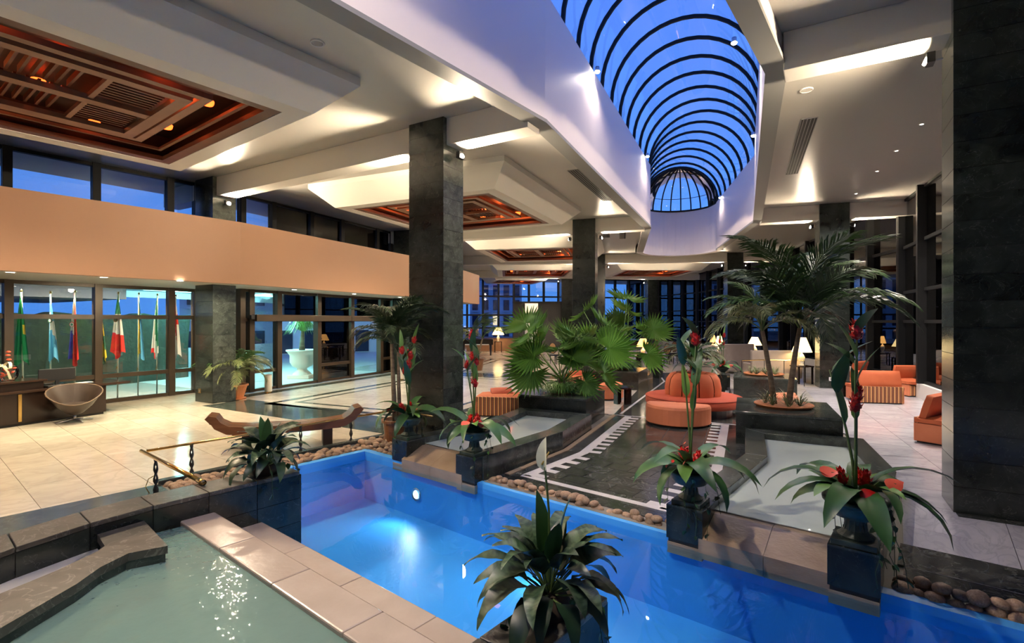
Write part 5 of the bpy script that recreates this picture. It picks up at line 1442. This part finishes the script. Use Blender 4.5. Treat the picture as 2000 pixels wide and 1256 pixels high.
# pale stone urn with a ponytail plant outside the open door
hx, hy = P(36.6, 1.62)
f = (590 - 1000) / 1000; D_ = 19.6
t = thing('garden_urn', 'great pale stone urn outside the open entrance door', 'urn', (f * D_, D_, 0)); t.scale = (.85, .85, .88)
K['stone_pale'] = M('pale_cast_stone', (.62, .64, .58), .6)
m = MB(); m.box(0, 0, .07, .95, .95, .14); m.build('plinth', K['stone_pale'], t, bevel=.01)
m = MB(); m.lathe([(.42, .14), (.36, .22), (.22, .34), (.22, .42), (.42, .52), (.52, .70), (.52, .98), (.62, 1.12), (.68, 1.16), (.68, 1.22), (.55, 1.22), (.5, 1.12)], 24); m.build('bowl', K['stone_pale'], t, smooth=True)
m = MB(); m.lathe([(0, 1.14), (.52, 1.14)], 20); m.build('soil', K['soil'], t)
t2 = thing('ponytail_plant', 'bright green ponytail plant drooping over the garden urn outside', 'plant', (f * D_, D_, 1.03))
trunk(t2, [(0, 0, 0), (0, 0, .3), (.03, 0, .75)], .12, .06)
put('foliage', tuft(160, 1.0, .06, K['leaf_light'], 'foliage', .03, 1.6), t2, (.03, 0, .75))
# ------------------------------------------------------------------ seating on the path
K['orange'] = M('burnt_orange_velvet', (.46, .095, .030), .75, c2=(.54, .125, .042), scale=4)
K['rust'] = M('rust_velvet', (.40, .055, .022), .75, c2=(.47, .075, .03), scale=4)
K['salmon'] = M('salmon_velvet', (.66, .20, .09), .7, c2=(.70, .23, .11), scale=5)
def stripes(name, c1, c2, c3, freq, axis=0):
    m, N, L, B = new_mat(name)
    tc = N.new('ShaderNodeTexCoord'); sp = N.new('ShaderNodeSeparateXYZ'); L.new(tc.outputs['Object'], sp.inputs[0])
    ad = N.new('ShaderNodeMath'); ad.operation = 'ADD'; L.new(sp.outputs['X'], ad.inputs[0]); L.new(sp.outputs['Y'], ad.inputs[1])
    mu = N.new('ShaderNodeMath'); mu.operation = 'MULTIPLY'; mu.inputs[1].default_value = freq; L.new(ad.outputs[0], mu.inputs[0])
    fr = N.new('ShaderNodeMath'); fr.operation = 'FRACT'; L.new(mu.outputs[0], fr.inputs[0])
    rp = N.new('ShaderNodeValToRGB'); rp.color_ramp.interpolation = 'CONSTANT'
    e = rp.color_ramp.elements; e[0].position = 0; e[0].color = c4(c1); e[1].position = .42; e[1].color = c4(c2)
    q = e.new(.62); q.color = c4(c3); q = e.new(.82); q.color = c4(c2)
    L.new(fr.outputs[0], rp.inputs[0]); L.new(rp.outputs[0], B.inputs['Base Color']); B.inputs['Roughness'].default_value = .75; return m
K['stripe'] = stripes('striped_upholstery', (.62, .30, .12), (.030, .012, .008), (.40, .13, .06), 11.0)
c = P(51.27, 1.43); sa = bay_angle(1.4)
so = thing('round_sofa', 'round rust-orange sofa with a central tufted backrest on the dark path', 'sofa', (c[0], c[1], 0), sa)
m = MB(); m.lathe([(0, .20), (1.03, .20), (1.08, .24), (1.08, .37), (1.03, .42), (.5, .435)], 40); m.build('seat', K['rust'], so, smooth=True)
m = MB(); m.lathe([(0, 0), (.86, 0), (.86, .21)], 36); m.build('base', K['black_plastic'], so)
for i in range(10):
    a0, a1_ = 2 * math.pi * i / 10 + .02, 2 * math.pi * (i + 1) / 10 - .02; m = MB(); rows = []
    for j in range(7):
        u = j / 6; a_ = a0 + (a1_ - a0) * u; bl = .035 * math.sin(math.pi * u)
        rows.append([((r + bl) * math.cos(a_), (r + bl) * math.sin(a_), z) for r, z in ((.60, .42), (.61, .60), (.57, .80), (.49, .92), (.38, .95), (.30, .91), (.28, .5))])
    m.grid(rows); m.build('back_cushion', K['orange'], so, smooth=True)
m = MB(); m.tube([(1.075 * math.cos(i * math.pi / 20), 1.075 * math.sin(i * math.pi / 20), .395) for i in range(41)], .012, 5, False); m.build('piping', K['rust'], so)
cy_ = thing('bowl_plant', 'spiky variegated plant rising from the middle of the round sofa', 'plant', (c[0], c[1], .55))
pot(cy_, .14, .22, .34, K['terracotta'])
SPK = [blade_mesh('leaf', K['leaf_grey'], .85, .10, 70, -30), blade_mesh('leaf', K['leaf_grey'], .75, .10, 45, -70), blade_mesh('leaf', K['leaf_light'], .7, .09, 80, 20)]
rnd = random.Random(9)
for i in range(46):
    u = i / 46; put('leaf', SPK[i % 3], cy_, (0, 0, .30 + .45 * (1 - u)), spin(i * 2.4, .4 - .7 * u + rnd.uniform(-.1, .1)), (rnd.uniform(.7, 1.1),) * 3)
trunk(cy_, [(0, 0, .28), (0, 0, .75)], .03, .015)
palm_crown(cy_, (0, 0, .62), 14, [FR[1], FR[0]], .55, 77, (-.05, .5))
def half_pouf(x, y, rz, label, R=.66, H=.43):
    t = thing('half_round_ottoman', label, 'ottoman', (x, y, 0), rz, 'salmon half-round ottomans')
    N_ = 18; ring_ = lambda r, z: [(r * math.cos(math.pi + math.pi * i / N_), r * math.sin(math.pi + math.pi * i / N_) + .0, z) for i in range(N_ + 1)]
    m = MB(); rows = [ring_(R - .03, .03), ring_(R, .05), ring_(R, H - .07), ring_(R - .02, H - .02), ring_(R - .07, H), ring_(.05, H + .01)]
    m.grid(rows)
    fl_ = [rw[0] for rw in rows]; fr_ = [rw[-1] for rw in rows]; m.grid([fr_, fl_]); m.build('upholstery', K['salmon'], t, smooth=False)
    for p_ in t.children: pass
    m = MB(); pts = [(p[0], p[1]) for p in ring_(R - .06, 0)]; m.prism(pts, 0, .04); m.build('plinth', K['black_plastic'], t)
half_pouf(3.52, 10.86, bay_angle(1.2) , 'salmon half-round ottoman in front of the round rust sofa')
p = P(48.75, 1.56); half_pouf(p[0], p[1], bay_angle(1.4) + math.pi / 2, 'salmon half-round ottoman behind the big fan palm planter', .55)
p = P(53.5, 1.50); half_pouf(p[0], p[1], bay_angle(1.4) - math.pi / 2, 'salmon half-round ottoman behind the leaning palms planter', .6)
# little dark table
def round_table(x, y, label, R=.29, H=.45, legs=4, group=None):
    t = thing('side_table', label, 'table', (x, y, 0), group=group)
    m = MB(); m.lathe([(0, H - .05), (R - .02, H - .05), (R, H - .03), (R, H - .01), (R - .01, H), (0, H)], 24); m.build('table_top', K['desk_top'], t)
    lm = MB(); lm.box(0, 0, (H - .05) / 2, .09, .16, H - .05); lm = lm.mesh('leg', K['desk'])
    for i in range(legs): a_ = 2 * math.pi * i / legs + .5; put('leg', lm, t, ((R - .10) * math.cos(a_), (R - .10) * math.sin(a_), 0), (0, 0, a_))
    return t
x, y = at(1216, 788); round_table(x, y, 'round dark wooden side table behind the big fan palm planter')
x, y = at(1648, 774); round_table(x, y, 'small dark side table between the orange armchairs', .22, .42)

# ------------------------------------------------------------------ striped armchairs
def cushion(w, d, h, name, mat, parent, loc, rot=(0, 0, 0), puff=.06):
    m = MB(); N_ = 8
    def surf(sg):
        rows = []
        for i in range(N_ + 1):
            row = []
            for j in range(N_ + 1):
                u, v = -1 + 2 * i / N_, -1 + 2 * j / N_; e = (1 - u ** 4) * (1 - v ** 4)
                row.append((u * w / 2 * (1 - .02 * v * v), v * d / 2 * (1 - .02 * u * u), sg * (h / 2 * .45 + h / 2 * .55 * e)))
            rows.append(row)
        return rows
    a_, b_ = surf(1), surf(-1); m.grid(a_); m.grid([list(reversed(r)) for r in b_])
    edge = lambda s: [r for r in [s[0][j] for j in range(N_ + 1)]] + [s[i][N_] for i in range(1, N_ + 1)] + [s[N_][j] for j in range(N_ - 1, -1, -1)] + [s[i][0] for i in range(N_ - 1, -1, -1)]
    m.grid([edge(b_), edge(a_)])
    o = put(name, m.mesh(name, mat, True), parent, loc, rot); return o
def armchair(x, y, rz, label, w=1.02, d=.90, back=True, arm=False):
    """local +y is where the sitter looks"""
    t = thing('striped_armchair', label, 'armchair', (x, y, 0), rz, 'striped orange armchairs')
    m = MB(); m.box(0, 0, .02, w - .08, d - .08, .04); m.build('plinth', K['black_plastic'], t)
    m = MB(); m.box(0, 0, .18, w - .10, d - .06, .29); m.build('base', K['stripe'], t, bevel=.01)
    for sg in (-1, 1):
        m = MB(); m.box(sg * (w / 2 - .03), 0, .19, .06, d, .32); m.build('side_panel', K['salmon'], t, bevel=.012)
    m = MB(); m.box(0, -d / 2 + .03, .24, w - .02, .06, .42); m.build('back_panel', K['stripe'], t, bevel=.01)
    cushion(w + .04, d + .02, .16, 'seat_cushion', K['orange'], t, (0, .02, .40))
    if back: cushion(w - .04, .46, .22, 'back_cushion', K['orange'], t, (0, -d / 2 + .17, .62), (math.radians(74), 0, 0))
    if arm: cushion(.5, .34, .14, 'loose_cushion', K['rust'], t, (0, .1, .50), (math.radians(15), 0, .3))
    return t
x, y = at(1868, 866); armchair(x, y, math.radians(212), 'striped armchair half hidden behind the nearest dark column')
x, y = at(1707, 784); armchair(x, y, math.radians(-12), 'striped orange armchair seen from behind, nearest the big heliconia')
x, y = at(1792, 772); armchair(x, y, math.radians(172), 'striped orange armchair with a saddle-shaped cushion by the black windows')
x, y = at(1697, 758); armchair(x, y, math.radians(215), 'striped orange armchair beside the column behind the palms')
x, y = at(965, 812); armchair(x + .15, y + .25, math.radians(-8), 'striped orange armchair between the tall column and the fan palm planter', back=False, arm=True)
x, y = at(1132, 764); armchair(x, y + .3, math.radians(-5), 'striped orange armchair farther back beside the smaller planter', back=False, arm=True)

# ------------------------------------------------------------------ palms in the planters
def saucer(parent, R, mat, z=0.0):
    m = MB(); m.lathe([(0, z), (R - .06, z), (R, z + .05), (R - .01, z + .065), (R - .05, z + .045), (0, z + .04)], 26); m.build('dish', mat, parent, smooth=False)
FN_ = [fanleaf(.62, 1.15, 84, 28), fanleaf(.56, .85, 76, 26), fanleaf(.64, 1.55, 92, 30), fanleaf(.54, .65, 60, 24, K['leaf_light'])]
def fan_palm(loc, label, seed, spec, sc=1.0):
    rnd = random.Random(seed); t = thing('fan_palm', label, 'palm', loc); t.scale = (sc,) * 3
    saucer(t, .32, K['terracotta'])
    for i in range(4):
        a_ = i * 1.7; trunk(t, [(.06 * math.cos(a_), .06 * math.sin(a_), .03), (.09 * math.cos(a_), .09 * math.sin(a_), .35)], .03, .02)
    for az, el, k_, roll in spec:
        q = rnd.uniform(.92, 1.1); put('fan_leaf', FN_[k_], t, (rnd.uniform(-.05, .05), rnd.uniform(-.05, .05), .25), spin(math.radians(az), math.radians(el), roll), (q, q, q))
    f = put('fern_skirt', tuft(900, .40, .46, K['leaf_light'], 'fern_skirt', .013, 1.2), t, (0, 0, .04)); f['kind'] = 'stuff'
    return t
fan_palm(PLA['fan1'], 'big bright fan palm in the near planter', 41, [(180, -22, 2, 1.0), (190, -40, 0, -.8), (150, 5, 2, .9), (120, 8, 2, -.6), (85, 5, 2, .7), (50, 0, 2, -.9), (15, -5, 2, 1.0), (-5, -18, 0, -.8), (-35, -5, 1, .6), (-80, 5, 1, .2), (-110, 0, 1, -.5), (215, -8, 1, .9), (250, 5, 0, -.4), (30, -28, 1, .9), (-20, -30, 3, .7), (165, 2, 0, -1.0), (70, 10, 0, .3), (-60, 4, 2, .8), (110, 0, 0, 1.1), (0, 4, 2, -1.1), (40, 6, 2, .9)])
fan_palm(PLA['fan2'], 'smaller fan palm in the farther planter', 42, [(180, -12, 0, .9), (130, 8, 2, .5), (60, 5, 2, -.7), (10, -8, 2, .9), (-30, -10, 0, -.6), (-90, 5, 1, .1), (230, 0, 1, .8), (95, 10, 2, .2), (-5, -30, 1, .9), (20, 5, 2, -.9), (150, 10, 2, 1.0)], 1.3)
b = PLA['palm1']
t = thing('feather_palm', 'pair of tall leaning feathery palms in the planter beside the right trough', 'palm', b)
saucer(t, .50, K['terracotta'])
trunk(t, [(-.12, .1, .03), (-.18, .1, .5), (-.27, .1, 1.0), (-.34, .1, 1.40)], .055, .035)
trunk(t, [(.10, .0, .03), (.15, 0, .5), (.22, 0, 1.0), (.30, 0, 1.45)], .06, .038)
palm_crown(t, (-.34, .1, 1.40), 15, [FR[1], FR[0], FR[1], FR[2]], .80, 51, (-.1, .35))
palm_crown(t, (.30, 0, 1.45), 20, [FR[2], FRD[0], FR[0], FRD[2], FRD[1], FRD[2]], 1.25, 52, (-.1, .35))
for i in range(7):
    a_ = i * .9; put('grass_tuft', tuft(34, .34, .03, K['frond_grey'], 'grass_tuft', .012, .7), t, (.30 * math.cos(a_), .30 * math.sin(a_), .05))
b = PLA['palm2']
t = thing('spider_plant_bowl', 'dish of spiky grass on the farther dark planter', 'plant', b)
saucer(t, .55, K['terracotta'])
for i in range(7):
    a_ = i * .9; put('grass_tuft', tuft(40, .34, .03, K['frond_grey'], 'grass_tuft', .012, .7), t, (.32 * math.cos(a_), .32 * math.sin(a_), .05))
# palm in a woven pot behind the first urn
D_ = 9.1; x = (775 - 1000) / 1000 * D_
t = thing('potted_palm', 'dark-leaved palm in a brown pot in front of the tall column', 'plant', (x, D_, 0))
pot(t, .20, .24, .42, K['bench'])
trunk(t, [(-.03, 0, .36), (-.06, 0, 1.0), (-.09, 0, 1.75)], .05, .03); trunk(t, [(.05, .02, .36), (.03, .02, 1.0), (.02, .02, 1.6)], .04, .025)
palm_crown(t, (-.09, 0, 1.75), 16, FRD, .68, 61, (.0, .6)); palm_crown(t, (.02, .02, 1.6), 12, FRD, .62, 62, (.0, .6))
# far palm near the piano
t = thing('potted_palm', 'slender palm in a brown pot near the distant piano', 'plant', (-1.55, 22.5, 0))
pot(t, .24, .32, .5, K['bench'])
trunk(t, [(0, 0, .4), (-.1, 0, 1.0), (-.15, 0, 1.5)], .05, .03); trunk(t, [(0, 0, .4), (.15, 0, 1.0), (.25, 0, 1.4)], .05, .03)
palm_crown(t, (-.15, 0, 1.5), 9, FR, .8, 63, (0, .4)); palm_crown(t, (.25, 0, 1.4), 8, FR, .7, 64, (0, .4))
# far heliconia arrangements on the low channel walls
for px, D_, sd, lab in ((1283, 19.6, 71, 'distant heliconia arrangement left of the spiky sofa plant'), (1412, 16.2, 72, 'distant heliconia arrangement in front of the beige sofas')):
    x = (px - 1000) / 1000 * D_
    tt = thing('flower_stand', lab.replace('heliconia arrangement', 'stone flower stand'), 'urn', (x, D_, 0), POOL_ROT)
    m = MB(); m.box(0, 0, .24, .34, .34, .48); m.build('block', K['green'], tt); m = MB(); m.lathe([(.10, .48), (.07, .55), (.18, .66), (.2, .70), (.17, .70)], 16); m.build('bowl', K['verdigris'], tt)
    arrangement((x, D_, .66), lab, sd, [(0.3, .1, .95, (.7, .95)), (3.0, .12, .8, (.9,))], 10, 0, rot=.5)

# ------------------------------------------------------------------ far lounge
K['shade'] = M('lamp_shade', (.95, .80, .50), .6, emit=(1.0, .72, .30), estr=3.0)
K['shade_o'] = M('amber_shade', (.95, .60, .25), .6, emit=(1.0, .48, .12), estr=2.5)
K['beige'] = M('beige_upholstery', (.36, .29, .24), .8, c2=(.40, .33, .27), scale=5)
def table_lamp(px, D, zt, label, r=.28, mat='shade', h=.36, tall=.55):
    x = (px - 1000) / 1000 * D
    t = thing('table_lamp', label, 'lamp', (x, D, zt), group='glowing table lamps in the lounge')
    m = MB(); m.lathe([(0, 0), (.10, 0), (.10, .03), (.04, .06), (.09, .18), (.10, .28), (.05, .38), (.02, .42), (.02, tall)], 16); m.build('lamp_base', K['cream'], t, smooth=True)
    m = MB(); m.lathe([(r, tall - .08), (r * .42, tall - .08 + h)], 20); m.build('lamp_shade', K[mat], t, smooth=True)
    light('bulb', 'POINT', 14, (1, .72, .38), (0, 0, tall + .06), t, size=.08)
    tb = thing('lamp_table', 'small dark table under the ' + label, 'table', (x, D, 0))
    m = MB(); m.box(0, 0, zt - .02, .55, .55, .04); m.build('table_top', K['desk_top'], tb)
    for sx in (-1, 1):
        for sy in (-1, 1): m = MB(); m.box(sx * .23, sy * .23, (zt - .04) / 2, .05, .05, zt - .04); m.build('leg', K['desk'], tb)
table_lamp(1474, 22.9, .62, 'cream cone lamp behind the middle of the beige sofas', .30)
table_lamp(1566, 17.8, .62, 'cream cone lamp beside the column behind the palms', .32, h=.5)
table_lamp(1405, 22.5, .62, 'slim cream lamp at the left end of the beige sofas', .2, h=.42)
table_lamp(1256, 23.0, .55, 'amber lamp glowing behind the fan palms', .30, 'shade_o')
table_lamp(1393, 27.0, .6, 'distant amber lamp beside the window grid', .16, 'shade_o')
table_lamp(973, 36.0, .75, 'cream lamp standing near the distant piano', .42, h=.5)
def sofa(px, D, w, rz, label, zb=1.05):
    x = (px - 1000) / 1000 * D; t = thing('lounge_sofa', label, 'sofa', (x, D, 0), rz, 'beige lounge sofas')
    m = MB(); m.box(0, -.32, .12 + (zb - .12) / 2, w, .16, zb - .12); m.build('backrest', K['beige'], t, bevel=.03)
    m = MB(); m.box(0, .10, .30, w - .3, .7, .28); m.build('seat', K['beige'], t, bevel=.04)
    for sg in (-1, 1): m = MB(); m.box(sg * (w / 2 - .09), .08, .38, .18, .76, .50); m.build('armrest', K['beige'], t, bevel=.03)
    for sx in (-1, 1):
        for y_ in (-.3, .36): m = MB(); m.box(sx * (w / 2 - .12), y_, .06, .06, .06, .12); m.build('leg', K['desk'], t)
sofa(1508, 18.6, 1.75, math.radians(-4), 'beige sofa seen from behind beside the leaning palms', 1.12)
sofa(1430, 21.5, 1.5, math.radians(8), 'beige sofa with dark cushions beyond the far planter', 1.22)
sofa(1395, 20.0, .7, math.radians(60), 'single beige armchair turned sideways at the end of the beige sofas', 1.1)
# oval-back chairs
ovs = MB(); ovs.box(0, 0, .45, .44, .42, .07); ovs = ovs.mesh('seat', K['black_plastic'])
ovb = MB(); ovb.lathe([(0, .012), (.19, .012), (.22, 0), (.19, -.012), (0, -.012)], 20); ovb.xf(Matrix.Translation((0, -.22, .80)) @ Matrix.Scale(1.2, 4, (0, 0, 1)) @ Matrix.Rotation(math.pi / 2, 4, 'X')); K['tan'] = M('tan_seat_cloth', (.36, .20, .09), .7); ovb = ovb.mesh('backrest', K['tan'])
ovf = MB(); ovf.tube([(.225 * math.cos(i * math.pi / 12), -.22, .80 + .27 * math.sin(i * math.pi / 12)) for i in range(25)], .018, 5, False); ovf = ovf.mesh('back_frame', K['black_plastic'])
ovl = MB(); ovl.tube([(0, 0, 0), (0, 0, .45)], [.014, .022], 6); ovl = ovl.mesh('leg', K['black_plastic'])
def oval_chair(x, y, rz, label):
    t = thing('oval_back_chair', label, 'chair', (x, y, 0), rz, 'oval-backed lounge chairs')
    put('seat', ovs, t); put('backrest', ovb, t); put('back_frame', ovf, t)
    for sx in (-1, 1):
        for sy in (-1, 1): put('leg', ovl, t, (sx * .19, sy * .18, 0))
rnd = random.Random(5)
spots = [(1282, 26.5, 'leftmost oval-backed chair of the window group'), (1297, 25.5, 'oval-backed chair second in the window group'), (1311, 27.5, 'oval-backed chair in the middle of the window group'), (1326, 25.8, 'pale oval-backed chair right of the group middle'), (1341, 27.0, 'oval-backed chair behind the spiky sofa plant'), (1120, 21.0, 'oval-backed chair glimpsed between fan palm stems'), (1138, 24.0, 'darker oval-backed chair behind the fan palm stems'), (1085, 26, 'oval-backed chair left of the fan palm stems'), (1046, 28, 'lone oval-backed chair near the white partition')]
for px, D, lab in spots: oval_chair((px - 1000) / 1000 * D, D, rnd.uniform(-.8, .8) + (math.pi if px > 1200 else 0) * rnd.choice((0, 1)), lab)
for px, D, lab in ((1318, 28.6, 'dark round table among the window chairs'), (1150, 22.5, 'dark round table behind the fan palm'), (1205, 19.5, 'dark round table with glasses beyond the smaller planter'), (1236, 23.6, 'dark round table near the amber lamp')):
    round_table((px - 1000) / 1000 * D, D, lab, .5, .72)
gl_m = MB(); gl_m.lathe([(.03, 0), (.006, .012), (.006, .07), (.035, .10), (.03, .17)], 10); gl_m = gl_m.mesh('glass_body', K['clear'])
for i, (px, lab) in enumerate(((1197, 'wine glass standing on the far dark table, first of three'), (1205, 'wine glass standing on the far dark table, second of three'), (1213, 'wine glass standing on the far dark table, third of three'))):
    o = put('wine_glass', gl_m, None, ((px - 1000) / 1000 * 19.5, 19.5 + .1 * (i - 1), .72)); tag(o, lab, 'glass', 'glasses on the far table')
# piano
t = thing('grand_piano', 'black grand piano at the far side of the lobby', 'piano', (-2.2, 33.0, 0))
m = MB(); out = [(-1.0, -.75), (1.0, -.75), (1.0, .0), (.75, .5), (.35, .7), (.1, 1.1), (-.4, 1.35), (-.9, 1.2), (-1.0, .8)]; m.prism(out, .68, 1.0); m.build('case', K['desk'], t)
m = MB(); m.prism([(x_ * 1.01, y_ * 1.01) for x_, y_ in out], 1.0, 1.03); m.build('lid', K['desk'], t)
m = MB(); m.box(0, -.82, .70, 1.5, .16, .06); m.build('keyboard', K['white'], t)
for x_, y_ in ((-.85, -.6), (.85, -.6), (-.5, 1.0)): m = MB(); m.tube([(x_, y_, 0), (x_, y_, .68)], [.05, .08], 8); m.build('leg', K['desk'], t)
K['screen'] = M('dark_screen', (.06, .06, .062), .5)
# counter and partition
t = thing('wooden_counter', 'low orange-brown wooden counter at the far left windows', 'counter', (-1.2, 37.5, 0))
m = MB(); m.box(0, 0, .45, 4.2, .5, .9); m.build('front', K['wood_lit'], t); m = MB(); m.box(0, 0, .92, 4.4, .6, .05); m.build('counter_top', K['wood'], t)
t = thing('partition', 'tall white partition block left of the fan palm', 'partition', (1.35, 35.5, 0))
m = MB(); m.box(0, 0, 1.7, .9, .5, 3.4); m.build('panel', K['white'], t); m = MB(); m.box(0, 0, .05, .94, .54, .1); m.build('skirting', K['edge'], t)
t = thing('partition', 'dark grey screen wall behind the far columns', 'partition', (2.6, 40.0, 0))
m = MB(); m.box(0, 0, 1.8, 5.0, .3, 3.6); m.build('panel', K['screen'], t); m = MB(); m.box(0, -.16, 3.65, 5.1, .4, .1); m.build('cap', K['black_plastic'], t)
# far rail
a = P(52.3, 2.0); rl = thing('brass_railing', 'thin brass railing before the beige sofas', 'railing', (a[0], a[1], 0))
pts = [P(52.3, 1.95), P(53.0, 2.0), P(54.2, 2.0)]
m = MB(); m.tube([(p[0], p[1], .85) for p in pts], .018, 6); m.build('handrail', K['brass'], rl, world=True)
for p in pts + [P(53.6, 2.0)]: m = MB(); m.tube([(p[0], p[1], 0), (p[0], p[1], .85)], .012, 6); m.build('post', K['iron'], rl, world=True)
# wall socket plates on the columns
for r, k, off, lab in ((55.0, 2, -.1, 'small white socket plate on the column behind the palms'), (39.3, 1, -.2, 'small brass socket plate on the entrance column')):
    an = ang(k); x, y = OX + r * math.cos(an), OY + r * math.sin(an)
    t = thing('socket_plate', lab, 'socket', (x + off * math.cos(an) + (CT / 2 + .004) * math.sin(an), y + off * math.sin(an) - (CT / 2 + .004) * math.cos(an), .30), an)
    m = MB(); m.box(0, 0, 0, .12, .01, .12); m.build('plate', K['white'] if k == 2 else K['brass'], t, bevel=.003); m = MB(); m.box(0, -.006, 0, .05, .004, .05); m.build('insert', K['edge'], t)
